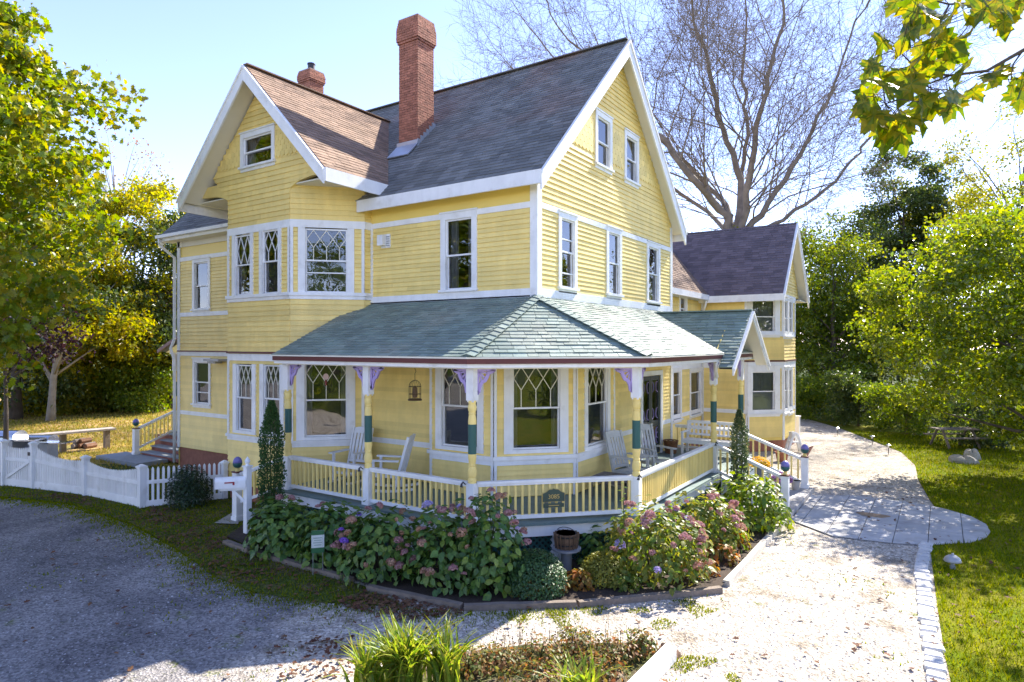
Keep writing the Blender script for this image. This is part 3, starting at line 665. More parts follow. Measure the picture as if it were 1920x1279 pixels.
# --- railings
bm = MB(); bm.box(-.021, -.021, 0, .021, .021, .62); BAL = bm.mesh('baluster', [YEL])
def railing(p, q, n, z0=DK, z1=None, inset=.085, rail_h=.79, capw=.11, low=.09):
    p, q = Vector((p.x, p.y, z0)), Vector((q.x, q.y, z0 if z1 is None else z1)); d = q-p; L = Vector((d.x, d.y, 0)).length; dh = Vector((d.x, d.y, 0)).normalized(); slope = d.z/L
    a, b = p+dh*inset+Z*slope*inset, q-dh*inset-Z*slope*inset; mb = MB()
    mb.beam(a+Z*(rail_h-.035), b+Z*(rail_h-.035), capw, .045); mb.beam(a+Z*(rail_h-.08), b+Z*(rail_h-.08), .06, .045)
    mb.beam(a+Z*low, b+Z*low, .065, .07); r = mb.build('railing', WHT, H)
    hh = rail_h-.1-low-.03; ang = math.atan2(dh.y, dh.x)
    for i in range(n):
        f = (i+.5)/n; pt = a+(b-a)*f+Z*(low+.03); inst(BAL, 'baluster', r, pt, ang, (1, 1, hh/.62))
    return r
railing(PE, PF, 17); railing(PF, PA, 18); railing(PA, PB, 23); railing(PB, PD, 44)
railing(PG, Vector((2.28, 8.3, 0)), 3); railing(Vector((.05, 8.3, 0)), Vector((2.28, 8.3, 0)), 15)
def newel(p, zb, zt, ball=True, cap=MAR):
    mb = MB(); s = .085; x, y = p.x, p.y
    mb.box(x-s, y-s, zb, x+s, y+s, zt); mb.box(x-s-.02, y-s-.02, zb, x+s+.02, y+s+.02, zb+.12); o = mb.build('newel_post', WHT, H)
    mb = MB(); mb.box(x-s-.015, y-s-.015, zt, x+s+.015, y+s+.015, zt+.03); mb.build('newel_cap', cap, o)
    if ball:
        mb = MB(); mb.lathe((x, y, zt+.03), [(.06, 0), (.06, .02), (.035, .05), (.05, .08)], 12); mb.build('finial_neck', YEL, o)
        mb = MB(); mb.lathe((x, y, zt+.10), [(.03, 0), (.085, .035), (.108, .09), (.108, .13)], 16); mb.build('finial_base', GRN, o, smooth=True)
        mb = MB(); mb.lathe((x, y, zt+.23), [(.108, 0), (.10, .05), (.075, .1), (.03, .135), (0, .14)], 16); mb.build('finial_egg', LAVB, o, smooth=True)
    return o
LAVB = pm('violet_finial_paint', (.19, .17, .42), .35, .08)
NW1, NW2 = Vector((4.03, 5.12, 0)), Vector((4.03, 7.85, 0))
newel(NW1, G, .80); newel(NW2, 0, .86)
railing(PD, NW1, 9, DK+.0, .0, .09, .79); railing(PG, NW2, 9, DK, .05, .09, .79)
mb = MB(); mb.box(2.6, 4.6, G-.05, 4.24, 8.0, 0.0); mb.build('stair_landing', PAVER, H)
for i, zt in enumerate((.525, .35, .175)):
    mb = MB(); mb.box(2.46+i*.3, 5.2, zt-.04, 2.80+i*.3, 7.77, zt); st = mb.build('stair_tread', DECKM, H); mb = MB(); mb.box(2.74+i*.3, 5.22, zt-.175, 2.76+i*.3, 7.75, zt-.04); mb.build('stair_riser', WHT, H)
mb = MB(); mb.box(2.46, 5.22, .525, 2.48, 7.75, .66); mb.prism([(2.46, 5.19, 0), (3.5, 5.19, 0), (3.5, 5.19, .1), (2.46, 5.19, .6)], (0, -.03, 0)); mb.prism([(2.46, 7.78, 0), (3.5, 7.78, 0), (3.5, 7.78, .1), (2.46, 7.78, .6)], (0, .03, 0)); mb.build('stair_stringer', WHT, H)
# left steps of the porch, flaring to a newel beside the letter box
NW3 = Vector((-6.55, -2.75, 0)); newel(NW3, G, 1.02)
railing(PE, NW3, 8, DK, .22, .09, .79)
for i, zt in enumerate((.5, .29, .09)):
    mb = MB(); x = -5.55-i*.3; mb.box(x-.32, -2.3-i*.12, zt-.04, x, -.75, zt); mb.build('stair_tread', DECKM, H); mb = MB(); mb.box(x-.28, -2.28-i*.12, zt-.2, x-.26, -.77, zt-.04); mb.build('stair_riser', WHT, H)
# --- deck, skirt, lattice
dkm = MB(); dkm.prism([(-5.5, -2.4, .60), (.05, -2.4, .60), (2.4, -.05, .60), (2.4, 8.35, .60), (.1, 8.35, .60), (.1, 2.9, .60), (-2.0, .1, .60), (-5.5, .1, .60)], (0, 0, .055)); deck = dkm.build('deck', DECKM, H)
y = -2.48; bw = .145
while y < 8.4:
    y2 = y+bw-.006; yc = y+bw/2
    xr = lambda q: min(2.47, q+2.28+.27); xl = -5.56 if yc < 0 else (-.8 if yc < 1 else 0.0)
    mb = MB(); mb.prism([(xl, y, .662), (xr(y), y, .662), (xr(y2), y2, .662), (xl, y2, .662)], (0, 0, .038)); mb.build('deck_board', DECKM, deck); y += bw
strip(.10, .14, .44, .655, WHT, 'skirt_board', x0=-5.5)
strip(.145, .20, .655, .661, DECKM, 'deck_nosing', x0=-5.5)
a, b = off(.02, -5.5), off(-.3, -5.5)
for i in (0, 1, 2):
    mb = MB(); p, q = a[i], a[i+1]; L = (q-p).length; d = (q-p)/L; n = d.cross(Z); u = -.6
    lat = MB()
    while u < L:
        for sg, dd in ((1, 0), (-1, .012)):
            s, e = (u, u+.56) if sg > 0 else (u+.56, u)
            za, zb = G, .44; s_, e_ = s, e
            f0 = 0; f1 = 1
            if sg > 0: f0 = max(0, -s/.56); f1 = min(1, (L-s)/.56)
            else: f0 = max(0, (s-L)/.56); f1 = min(1, s/.56)
            if f1 > f0+.05: lat.beam(p+d*(s+(e-s)*f0)+Z*(za+(zb-za)*f0)+n*dd, p+d*(s+(e-s)*f1)+Z*(za+(zb-za)*f1)+n*dd, .008, .035, d)
        u += .115
    lat.build('lattice_panel', GRN, H)
    mb.poly([b[i]+Z*G, b[i+1]+Z*G, b[i+1]+Z*.62, b[i]+Z*.62]); mb.build('shade_backing', DARKIN, H)  # added dark sheet, the shade under the deck put into its colour
for p in (PE, PF, PA, PB, (PA+PB)/2, (PF+PA)/2):
    mb = MB(); c = p-Vector((0, 0, 0)); mb.box(c.x-.09, c.y-.09, G, c.x+.09, c.y+.09, .60); mb.build('pier', WHT, H)
# ================================================================ entrance gable of the porch
ln = math.hypot(1.95, 1.48); vv = ln*.34/1.48
roof((0, 4.40, 3.47), (1, 0, 0), (0, 1.95, 1.48), [(2.62, 0), (2.95, 0), (2.95, ln), (.2, ln), (2.62, vv)], ROOFG, H, .128, .26, th=.022, thick=.07, name='porch_roof', single=True)
roof((2.95, 8.30, 3.47), (-1, 0, 0), (0, -1.95, 1.48), [(0, 0), (.33, 0), (.33, vv), (2.75, ln), (0, ln)], ROOFG, H, .128, .26, th=.022, thick=.07, name='porch_roof', single=True)
mb = MB(); mb.beam((.2, 6.35, 4.965), (2.96, 6.35, 4.965), .2, .03); mb.build('ridge_cap', ROOFG, H)
rake(H, (2.95, 6.35, 4.95), [(2.95, 4.38, 3.455), (2.95, 8.32, 3.455)], (1, 0, 0), .22, .04)
FP = Face((2.42, 4.7), (2.42, 8.0)); gpp = [(0.0, 3.78), (3.3, 3.78), (1.65, 4.82)]
wp = sheath(FP, [gpp], [], YPL, H); boards(FP, gpp, [], 3.78, 4.05, .135, wp, thick=.02, mat=YELG); scallops(FP, gpp, [], 4.02, 4.75, .12, .14, YELG, wp); trim(H, [(FP, .1, 3.35, 3.70, 3.78, .09)], MAR)
# ================================================================ rear wing
WA = Face((-.8, 8.27), (-.8, 14)); WB = Face((-.8, 14), (.98, 14)); WC = Face((.98, 14), (2.08, 15.1)); WD = Face((2.08, 15.1), (2.08, 17.4)); WE = Face((2.08, 17.4), (.98, 18.5))
hA = [window(WA, WA.rect(1261, 1274.5, 697, 785), H, casing=.12, lower=BLIND), window(WA, WA.rect(1294, 1312, 697, 775), H, casing=.12, curtain=.4), window(WA, WA.rect(1274.5, 1285, 558, 600), H, casing=.12, lower=BLIND)]
hC = [window(WC, WC.rect(1410, 1452, 563, 625.6), H, meet=WC.zat(1431, 594), casing=.22, curtain=.5, lower=CURT), window(WC, WC.rect(1410, 1452, 697, 774), H, meet=WC.zat(1431, 734), casing=.22, curtain=.5, lower=CURT)]
hD = []
for a0, a1 in ((1469.7, 1475.8), (1478, 1484)):
    hD.append(window(WD, WD.rect(a0, a1, 564.6, 628.7), H, casing=.1)); hD.append(window(WD, WD.rect(a0, a1, 693, 772), H, casing=.1))
for fc, hh in ((WA, hA), (WB, []), (WC, hC), (WD, hD), (WE, [])):
    ww = sheath(fc, [rectp(0, fc.L, .3, 6.0)], hh, YPL, H); p = rectp(0, fc.L, .3, 6.0); hl = fc.L
    boards(fc, p, hh, .42, 1.35, .1, ww); boards(fc, p, hh, 3.42, 4.35, .125, ww, thick=.03, mat=YELG); boards(fc, p, hh, 1.5, 3.1, .1, ww)
    if fc is not WD: boards(fc, p, hh, 4.55, 5.85, .1, ww)
    trim(H, [(fc, 0, hl, 1.35, 1.5, .03), (fc, 0, hl, 3.1, 3.36, .03), (fc, 0, hl, 4.35, 4.55, .03), (fc, 0, hl, 5.75, 6.0, .032), (fc, 0, .1, 1.5, 3.1, .034), (fc, hl-.1, hl, 1.5, 3.1, .034), (fc, 0, .1, 4.55, 5.75, .034), (fc, hl-.1, hl, 4.55, 5.75, .034), (fc, 0, .06, .3, 1.35, .034), (fc, hl-.06, hl, .3, 1.35, .034)])
    trim(H, [(fc, -.02, hl+.02, 3.36, 3.42, .06)], MAR)
    mb = MB(); fc.slab(mb, 0, hl, G, .36, -.3, -.01); mb.build('brick_foundation', BRK, H)
mb = MB(); mb.poly([(-8, 18.5, G), (.98, 18.5, G), (.98, 18.5, 6), (-8, 18.5, 6)]); mb.poly([(-8, 8.3, G), (-8, 18.5, G), (-8, 18.5, 6), (-8, 16.25, 8.9), (-8, 8.3, 6)]); mb.build('wall', YPL, H)
# gable wall over the bay end
FW = Face((2.02, 13.75), (2.02, 18.75)); gw = [(.2, 6.0), (4.8, 6.0), (4.55, 6.35), (2.5, 8.68), (.45, 6.35)]
ww = sheath(FW, [gw], [], YPL, H); boards(FW, gw, [], 6.02, 8.6, .125, ww, thick=.03, mat=YELG)
wlen = math.hypot(2.65, 3.0)
roof((-8.2, 13.6, 5.94), (1, 0, 0), (0, 2.65, 3.01), rectp(0, 10.55, 0, wlen), ROOFP, H, .14, .3, name='roof')
roof((2.35, 18.9, 5.94), (-1, 0, 0), (0, -2.65, 3.01), rectp(0, 10.55, 0, wlen), ROOFP, H, .14, .3, name='roof')
rake(H, (2.35, 16.25, 8.95), [(2.35, 13.58, 5.92), (2.35, 18.92, 5.92)], (1, 0, 0), .34)
mb = MB(); mb.box(-.8, 13.55, 5.66, 2.35, 13.6, 5.92); mb.build('fascia', WHT, H)
mb = MB(); mb.box(-.8, 13.6, 5.85, 2.3, 15.0, 5.88); mb.box(.9, 17.3, 5.85, 2.3, 18.9, 5.88); mb.build('soffit', CRM, H)
# link roof between main house and wing
ll = math.hypot(3.0, 3.0)
roof((-.42, 8.3, 5.98), (0, 1, 0), (-1, 0, 1), [(0, 0), (5.5, 0), (7.5, 2.9), (0, 2.9)], ROOFB, H, .14, .3, name='roof')
mb = MB(); mb.box(-.42, 8.3, 5.76, -.37, 13.6, 5.97); mb.build('fascia', WHT, H)
mb = MB(); mb.tube([(-.45, 13.45, 5.8), (-.5, 13.5, 5.55), (-.72, 13.9, 5.3), (-.74, 13.92, .1)], .045, 8); mb.build('downspout', WHT, H, smooth=True)
mb = MB(); mb.tube([(2.55, 4.5, 3.66), (2.5, 4.55, 3.4), (2.42, 4.95, 3.2)], .04, 8); mb.build('downspout', WHT, H, smooth=True)
# --- side porch at the far left with red steps
mb = MB(); mb.box(-17.7, 1.7, .58, -14.0, 6, DK); mb.build('side_deck', DECKM, H)
mb = MB(); mb.box(-18.0, 1.3, G, -14.2, 1.69, .57); mb.build('side_skirt', BRK, H)
REDR = pm('brick_red_riser', (.26, .085, .055), .7, .2, 6); GTRD = pm('bluestone_tread', (.27, .29, .30), .7, .12, 5)
for i in range(4):
    zt = .66-i*.175; yy = 1.7-i*.34
    mb = MB(); mb.box(-17.1+.0, yy-.36, zt-.045, -14.25, yy, zt); t = mb.build('side_stair_tread', GTRD, H)
    mb = MB(); mb.box(-17.08, yy-.32, zt-.175, -14.27, yy-.02, zt-.045); mb.build('side_stair_riser', REDR, H)
mb = MB(); mb.box(-18.2, -.7, G, -15.3, .35, .02); mb.build('side_landing', GTRD, H)
sp = Vector((-17.3, 1.75, 0))
mb = MB(); mb.box(sp.x-.1, sp.y-.1, DK, sp.x+.1, sp.y+.1, 1.5, 0); mb.lathe(sp, [(.085, 1.5), (.085, 2.05)], 12, 1); mb.lathe(sp, [(.09, 2.05), (.09, 2.6)], 12, 2); mb.lathe(sp, [(.085, 2.6), (.085, 3.02)], 12, 1); mb.box(sp.x-.1, sp.y-.1, 3.02, sp.x+.1, sp.y+.1, 3.7, 0)
po = mb.build('porch_post', [WHT, YEL, GRN], H); bracket(sp+Z*.1, X1, po)
nw = Vector((-17.3, .25, 0)); newel(nw, .0, .95, True); railing(sp, nw, 9, DK, .12, .1, .85)
railing(Vector((-17.3, 1.9, 0)), Vector((-17.3, 5.5, 0)), 20)
mb = MB(); mb.prism([(-17.75, 1.35, 3.75), (-14, 1.35, 5.2), (-14, 6, 5.2), (-17.75, 6, 3.75)], (0, 0, .06)); mb.build('side_porch_roof', ROOFD, H)
mb = MB(); mb.prism([(-17.8, 1.28, 3.70), (-14, 1.28, 5.17), (-14, 1.28, 5.3), (-17.8, 1.28, 3.83)], (0, .05, 0)); mb.build('barge_board', MAR, H)
mb = MB(); mb.prism([(-17.4, 1.4, 3.72), (-14, 1.4, 3.72), (-14, 1.4, 5.1)], (0, .05, 0)); mb.build('side_porch_gable', YPL, H)
mb = MB(); mb.box(-17.5, 1.6, 3.66, -14, 1.8, 3.80); mb.build('porch_beam', WHT, H)
# ================================================================ small fixtures on the house
u, z = FL.px(725, 452)
mb = MB(); FL.slab(mb, u-.14, u+.16, z-.18, z+.16, .0, .05); FL.slab(mb, u-.14, u+.05, z-.13, z+.13, .05, .2); vb = mb.build('wall_vent', WHT, H)
for k in range(5):
    mb = MB(); FL.slab(mb, u+.06, u+.15, z-.14+k*.055, z-.12+k*.055, .05, .075); mb.build('louvre', GREYM, vb)
u, z = FL.px(412, 677)
mb = MB(); FL.slab(mb, u-.25, u+.55, z-.0, z+.07, .02, .4); FL.slab(mb, u-.2, u+.2, z-.07, z, .05, .3); mb.build('flood_light', GREYM, H)
for p, d in ((PF, (-.05, -.1)), (PA, (-.08, -.1)), (PB, (.1, .02)), (PD, (.1, .02))):
    mb = MB(); q = Vector((p.x+d[0], p.y+d[1], 1.44)); mb.tube([q, q+Vector((-.02, -.05, .05)), q+Vector((-.03, -.08, .02)), q+Vector((-.03, -.09, -.04))], [.012, .014, .02, .03], 8); mb.build('rail_lamp', DKMET, H)
flush_registry(BOARDS, 'clapboard', 'clapboards', H); flush_registry(SHING, 'shingle', 'porch_shingles', H)
# ================================================================ ground, drives, lawns
def sheet(name, pts, mat, z, kind='structure'):
    mb = MB(); mb.poly([(p[0], p[1], z) for p in pts]); o = mb.build(name, mat); tag(o, kind=kind); return o
def groundmat(name, c1, c2, c3, sc1=.8, sc2=6, bumpS=.6, bs=60, t1=.5, t2=.6, rough=.95):
    """three soil or gravel colours broken up at two scales, with grain relief"""
    m, nt, b, L = nodes(name); N = nt.nodes; g = N.new('ShaderNodeNewGeometry')
    def noise(s, d=6):
        n = N.new('ShaderNodeTexNoise'); n.inputs['Scale'].default_value = s; n.inputs['Detail'].default_value = d; n.inputs['Roughness'].default_value = .65
        L.new(g.outputs['Position'], n.inputs['Vector']); return n.outputs[0]
    def ramp(src, t, w=.07):
        r = N.new('ShaderNodeValToRGB'); r.color_ramp.elements[0].position = t-w; r.color_ramp.elements[1].position = t+w; L.new(src, r.inputs[0]); return r.outputs[0]
    def mix(f, a, c):
        x = N.new('ShaderNodeMix'); x.data_type = 'RGBA'; L.new(f, x.inputs[0])
        if isinstance(a, tuple): x.inputs[6].default_value = (*a, 1)
        else: L.new(a, x.inputs[6])
        x.inputs[7].default_value = (*c, 1); return x.outputs[2]
    c = mix(ramp(noise(sc2), t2), c1, c2); c = mix(ramp(noise(sc1), t1), c, c3)
    v = N.new('ShaderNodeTexVoronoi'); v.inputs['Scale'].default_value = bs; L.new(g.outputs['Position'], v.inputs['Vector'])
    hs = N.new('ShaderNodeHueSaturation'); mr = N.new('ShaderNodeMapRange'); mr.inputs['To Min'].default_value = .55; mr.inputs['To Max'].default_value = 1.35
    sx = N.new('ShaderNodeSeparateColor'); L.new(v.outputs['Color'], sx.inputs[0]); L.new(sx.outputs[0], mr.inputs[0])
    L.new(c, hs.inputs['Color']); L.new(mr.outputs[0], hs.inputs['Value']); L.new(hs.outputs[0], b.inputs['Base Color'])
    bp = N.new('ShaderNodeBump'); bp.inputs['Strength'].default_value = bumpS; bp.inputs['Distance'].default_value = .015; L.new(v.outputs['Distance'], bp.inputs['Height']); L.new(bp.outputs[0], b.inputs['Normal'])
    b.inputs['Roughness'].default_value = rough; b.inputs['Specular IOR Level'].default_value = .05
    return m, N, L, hs, mix
GRASSG = groundmat('lawn_soil', (.095, .13, .003), (.13, .16, .004), (.15, .15, .012), 1.1, 5, .5, 30)[0]
FLOOR = groundmat('woodland_floor', (.06, .075, .02), (.09, .08, .03), (.05, .07, .02), .3, 3, .6, 12)[0]
dm, N_, L_2, hs_, mix_ = groundmat('drive_gravel', (.42, .37, .31), (.53, .48, .41), (.28, .235, .18), 1.3, 9, 1.0, 34, t1=.60, t2=.5)
# the left of the drive is worn dark stone dust, the right crushed shell: blended along the real border
g_ = N_.new('ShaderNodeNewGeometry'); va = onz(560, 1150); vb_ = onz(900, 1175); dv = (vb_-va); dl = dv.length; dv = dv/dl
dt = N_.new('ShaderNodeVectorMath'); dt.operation = 'DOT_PRODUCT'; L_2.new(g_.outputs['Position'], dt.inputs[0]); dt.inputs[1].default_value = dv
nzz = N_.new('ShaderNodeTexNoise'); nzz.inputs['Scale'].default_value = 1.6; nzz.inputs['Detail'].default_value = 8; L_2.new(g_.outputs['Position'], nzz.inputs['Vector'])
ma = N_.new('ShaderNodeMath'); ma.operation = 'MULTIPLY_ADD'; L_2.new(nzz.outputs[0], ma.inputs[0]); ma.inputs[1].default_value = 2.6; L_2.new(dt.outputs['Value'], ma.inputs[2])
mr_ = N_.new('ShaderNodeMapRange'); mr_.inputs['From Min'].default_value = va.dot(dv)+1.0; mr_.inputs['From Max'].default_value = va.dot(dv)+1.9; L_2.new(ma.outputs[0], mr_.inputs[0])
old = hs_.inputs['Color'].links[0].from_socket
x_ = N_.new('ShaderNodeMix'); x_.data_type = 'RGBA'; L_2.new(mr_.outputs[0], x_.inputs[0]); n7 = N_.new('ShaderNodeTexNoise'); n7.inputs['Scale'].default_value = .55; n7.inputs['Detail'].default_value = 7; n7.inputs['Roughness'].default_value = .7; L_2.new(g_.outputs['Position'], n7.inputs['Vector'])
r7 = N_.new('ShaderNodeValToRGB'); r7.color_ramp.elements[0].position = .36; r7.color_ramp.elements[0].color = (.15, .14, .14, 1); r7.color_ramp.elements[1].position = .64; r7.color_ramp.elements[1].color = (.31, .29, .275, 1); L_2.new(n7.outputs[0], r7.inputs[0]); L_2.new(r7.outputs[0], x_.inputs[6]); L_2.new(old, x_.inputs[7])
n5 = N_.new('ShaderNodeTexNoise'); n5.inputs['Scale'].default_value = 2.3; n5.inputs['Detail'].default_value = 9; n5.inputs['Roughness'].default_value = .7; L_2.new(g_.outputs['Position'], n5.inputs['Vector'])
r5 = N_.new('ShaderNodeValToRGB'); r5.color_ramp.elements[0].position = .60; r5.color_ramp.elements[1].position = .70; L_2.new(n5.outputs[0], r5.inputs[0])
x5 = N_.new('ShaderNodeMix'); x5.data_type = 'RGBA'; L_2.new(r5.outputs[0], x5.inputs[0]); L_2.new(x_.outputs[2], x5.inputs[6]); x5.inputs[7].default_value = (.115, .135, .03, 1)
L_2.new(x5.outputs[2], hs_.inputs['Color'])
sheet('ground', [(-400, -400), (400, -400), (400, 400), (-400, 400)], FLOOR, G-.018)
P2 = lambda x, y, z=G: tuple(onz(x, y, z)[:2])
edge_r = [P2(1795, 1330), P2(1772, 1230), P2(1758, 1140), P2(1748, 1060), P2(1743, 1018), P2(1800, 1010), P2(1745, 940), P2(1722, 900), P2(1716, 872), P2(1690, 848), P2(1640, 828), P2(1575, 803), P2(1500, 781), P2(1485, 779)]
drive_pts = [(-60, -14), (-40, -60), (30, -60), (14, -14)]+edge_r+[(0, 24), (-.8, 14), (-.8, 8), (-5, -1), (-9, -3), P2(420, 1090), P2(330, 1030), P2(250, 985), P2(130, 945), P2(0, 932), P2(-250, 925)]
sheet('driveway', drive_pts, dm, G-.009)
lawn_r = edge_r+[(3.2, 30), (4, 60), (60, 60), (60, -30), (12.5, -30), (10.0, -14)]
lawn_r_in = [(p[0]+.05, p[1]) for p in edge_r]
sheet('lawn', lawn_r, GRASSG, G)
lawn_l = [P2(-250, 922), P2(0, 930), P2(130, 943), P2(250, 983), P2(330, 1028), P2(400, 1080), P2(470, 1110), P2(600, 1130), P2(760, 1138), P2(700, 1105), P2(640, 1085), P2(470, 1035), P2(440, 1005), (-7.0, -1.6), (-14, -.2), (-14, 0), (-16, 0), (-22, -6)]
sheet('grass_verge', lawn_l, groundmat('verge_soil', (.07, .095, .02), (.10, .12, .02), (.14, .11, .06), 1.6, 6, .6, 30, t1=.55)[0], G+.004)
sheet('back_lawn', [(-14, .1), (-14, 8), (-14, 24), (-60, 40), (-60, -14), (-22, -6), (-16, 0)], groundmat('back_lawn_soil', (.22, .21, .04), (.33, .25, .08), (.42, .28, .12), .35, 3, .5, 20)[0], G+.002)
bed = [P2(425, 1010), P2(470, 1030), P2(660, 1086), P2(770, 1126), P2(865, 1138), P2(1080, 1132), P2(1353, 1104), P2(1481, 970), (3.9, 4.7), (2.4, 4.6), (2.3, 0), (0, -2.3), (-5.5, -2.3), (-7.0, -1.6)]
sheet('flower_bed', bed, SOIL, G+.05)
def inside(pts, x, y):
    x, y = np.asarray(x), np.asarray(y); r = np.zeros(x.shape, bool); n = len(pts)
    for i in range(n):
        x0, y0 = pts[i]; x1, y1 = pts[(i+1) % n]
        c = ((y0 > y) != (y1 > y))
        with np.errstate(divide='ignore', invalid='ignore'): r ^= c & (x < (x1-x0)*(y-y0)/((y1-y0) if y1 != y0 else 1e-9)+x0)
    return r
def scatter(pts, n, rmax=30, pw=1.3, cen=None):
    c = cen or CAM; rr = RNG.random(n*6)**pw*rmax+1; an = RNG.random(n*6)*2*math.pi
    x, y = c.x+rr*np.cos(an), c.y+rr*np.sin(an); k = inside(pts, x, y); return np.stack([x[k], y[k]], 1)[:n]
def scatter_in(pts, n):
    a = np.array(pts); lo, hi = a.min(0), a.max(0); q = lo+(hi-lo)*RNG.random((n*6, 2)); return q[inside(pts, q[:, 0], q[:, 1])][:n]
def in_view(p, m=80):
    d = np.stack([p[:, 0]-CAM.x, p[:, 1]-CAM.y], 1); dep = d@np.array([FWD.x, FWD.y]); lat = d@np.array([RGT.x, RGT.y]); u = 960+F*lat/np.maximum(dep, .1)
    return (dep > 2) & (u > -m) & (u < 1920+m)
GRS = leafmat('grass_blades', [(.07, .115, .003), (.11, .155, .004), (.16, .19, .005), (.22, .22, .012)], .45, .9, .02)
GRSB = leafmat('dry_grass_blades', [(.22, .22, .03), (.32, .27, .06), (.40, .29, .10), (.20, .22, .025)], .4, .75, .08)
def grass(name, label, xy, mat, h=.05, w=.006, z=G):
    n = len(xy); an = RNG.random(n)*6.283; hh = h*(.5+RNG.random(n)); le = hh*.5; ln_ = RNG.random(n)*6.283
    d = np.linalg.norm(xy-np.array([CAM.x, CAM.y]), axis=1); ww = w*(1+d*.11)
    a = np.stack([xy[:, 0]-np.cos(an)*ww, xy[:, 1]-np.sin(an)*ww, np.full(n, z)], 1); b = np.stack([xy[:, 0]+np.cos(an)*ww, xy[:, 1]+np.sin(an)*ww, np.full(n, z)], 1)
    c = np.stack([xy[:, 0]+np.cos(ln_)*le, xy[:, 1]+np.sin(ln_)*le, z+hh], 1)
    v = np.stack([a, b, c], 1).reshape(-1, 3); me = npmesh(name, v, np.arange(3*n), np.full(n, 3), [mat])
    o = link(bpy.data.objects.new(name, me)); tag(o, label, 'grass', kind='stuff'); return o
pat = [P2(1484, 977), P2(1521, 929), P2(1600, 930), P2(1712, 944), P2(1770, 955), P2(1821, 970), P2(1850, 985), P2(1857, 999), P2(1848, 1010), P2(1821, 1018), P2(1737, 1023), P2(1670, 1019), P2(1560, 1006)]
xy = scatter(lawn_r, 420000, 34, 1.15); xy = xy[in_view(xy, 250)]; xy = xy[~inside(pat, xy[:, 0], xy[:, 1])]
grass('lawn_grass', 'bright green grass of the sunny lawn beside the shell drive', xy, GRS, .078, .0036)
xy = scatter(lawn_l, 110000, 24, .8); xy = xy[in_view(xy)]
grass('verge_grass', 'short shaded grass along the curved edge of the dark drive', xy, GRS, .045, .004, G+.004)
q = ground_at(150, 26); xy = scatter([(-14.2, .2), (-14.2, 12), (-45, 25), (-45, -10), (-20, -5)], 40000, 22, .7, q); xy = xy[in_view(xy)]
grass('back_lawn_grass', 'sunlit yellowing grass behind the white picket fence', xy, GRSB, .09, .006, G+.002)
xy = scatter(drive_pts, 26000, 16, .9); xy = xy[in_view(xy)]
# tufts of grass growing through the gravel, only where noise clumps allow
k = (np.sin(xy[:, 0]*2.1+1.3*np.sin(xy[:, 1]*1.7))+np.sin(xy[:, 1]*2.6+1.1*np.sin(xy[:, 0]*2.9))) > 1.15
grass('gravel_weeds', 'sparse green weeds and moss growing through the gravel', xy[k], GRS, .035, .006, G-.009)
# grass straggling over the verge edge on to the drive
ed = [Vector((*P2(x, y), 0)) for x, y in ((-60, 928), (0, 932), (130, 945), (250, 985), (330, 1030), (400, 1083), (470, 1112), (600, 1133), (770, 1142), (900, 1150), (1080, 1142))]
pp = []
for a, b in zip(ed, ed[1:]):
    n = int((b-a).length*420); f = RNG.random(n)[:, None]; A, B = np.array(a[:2]), np.array(b[:2]); t_ = (B-A)/np.linalg.norm(B-A); nn_ = np.array([t_[1], -t_[0]])
    dd_ = np.abs(RNG.normal(size=n))[:, None]*.28*(.4+.9*np.abs(np.sin(f*17+a.x*3)))-.05; pp.append(A+(B-A)*f+nn_*dd_)
grass('edge_grass', 'thin grass straggling from the verge on to the drive', np.concatenate(pp), GRS, .04, .004, G-.008)
q1 = scatter_in([P2(930, 1150), P2(1080, 1140), P2(1330, 1118), P2(1370, 1135), P2(1250, 1180), P2(1050, 1200)], 9000); k1 = (np.sin(q1[:, 0]*5.1+2*np.sin(q1[:, 1]*3.7))+np.sin(q1[:, 1]*6.6+1.7*np.sin(q1[:, 0]*4.9))) > .35
q2 = scatter_in([P2(1250, 1215), P2(1330, 1200), P2(1400, 1290), P2(1260, 1320)], 5000); k2 = (np.sin(q2[:, 0]*7.1+2*np.sin(q2[:, 1]*4.7))+np.sin(q2[:, 1]*6.6)) > .5
grass('moss_patches', 'yellow green moss and grass patches in the gravel by the bed corner', np.concatenate([q1[k1][::2], q2[k2][::2]]), GRS, .028, .005, G-.008)
def pebbles(name, label, xy, smin, smax, mat, z):
    n = len(xy); s = smin+(smax-smin)*RNG.random(n)**2; t = np.array([[1, 0, 0], [0, 1, 0], [-1, 0, 0], [0, -1, 0], [0, 0, .55]])
    r = RNG.random((n, 5, 1))*.7+.6; an = RNG.random(n)*6.283; ca, sa = np.cos(an)[:, None], np.sin(an)[:, None]
    p = t[None]*r; x = p[:, :, 0]*ca-p[:, :, 1]*sa; y = p[:, :, 0]*sa+p[:, :, 1]*ca
    v = np.stack([x*s[:, None]+xy[:, :1], y*s[:, None]+xy[:, 1:2], p[:, :, 2]*s[:, None]+z], 2).reshape(-1, 3)
    f = np.array([[0, 1, 4], [1, 2, 4], [2, 3, 4], [3, 0, 4]]); lo = (np.arange(n)[:, None, None]*5+f[None]).ravel()
    me = npmesh(name, v, lo, np.full(4*n, 3), [mat]); o = link(bpy.data.objects.new(name, me)); tag(o, label, 'gravel', kind='stuff'); return o
xy = scatter(drive_pts, 75000, 17, .8); xy = xy[in_view(xy)]; k = (xy@np.array([dv.x, dv.y])) > va.dot(dv)-.3+RNG.random(len(xy))*2.2
pebbles('shell_gravel', 'pale crushed shell and gravel chips on the right of the drive', xy[k], .009, .030, pm('shell_chips', (.47, .42, .36), .85, .1, 5, island=.55), G-.009)
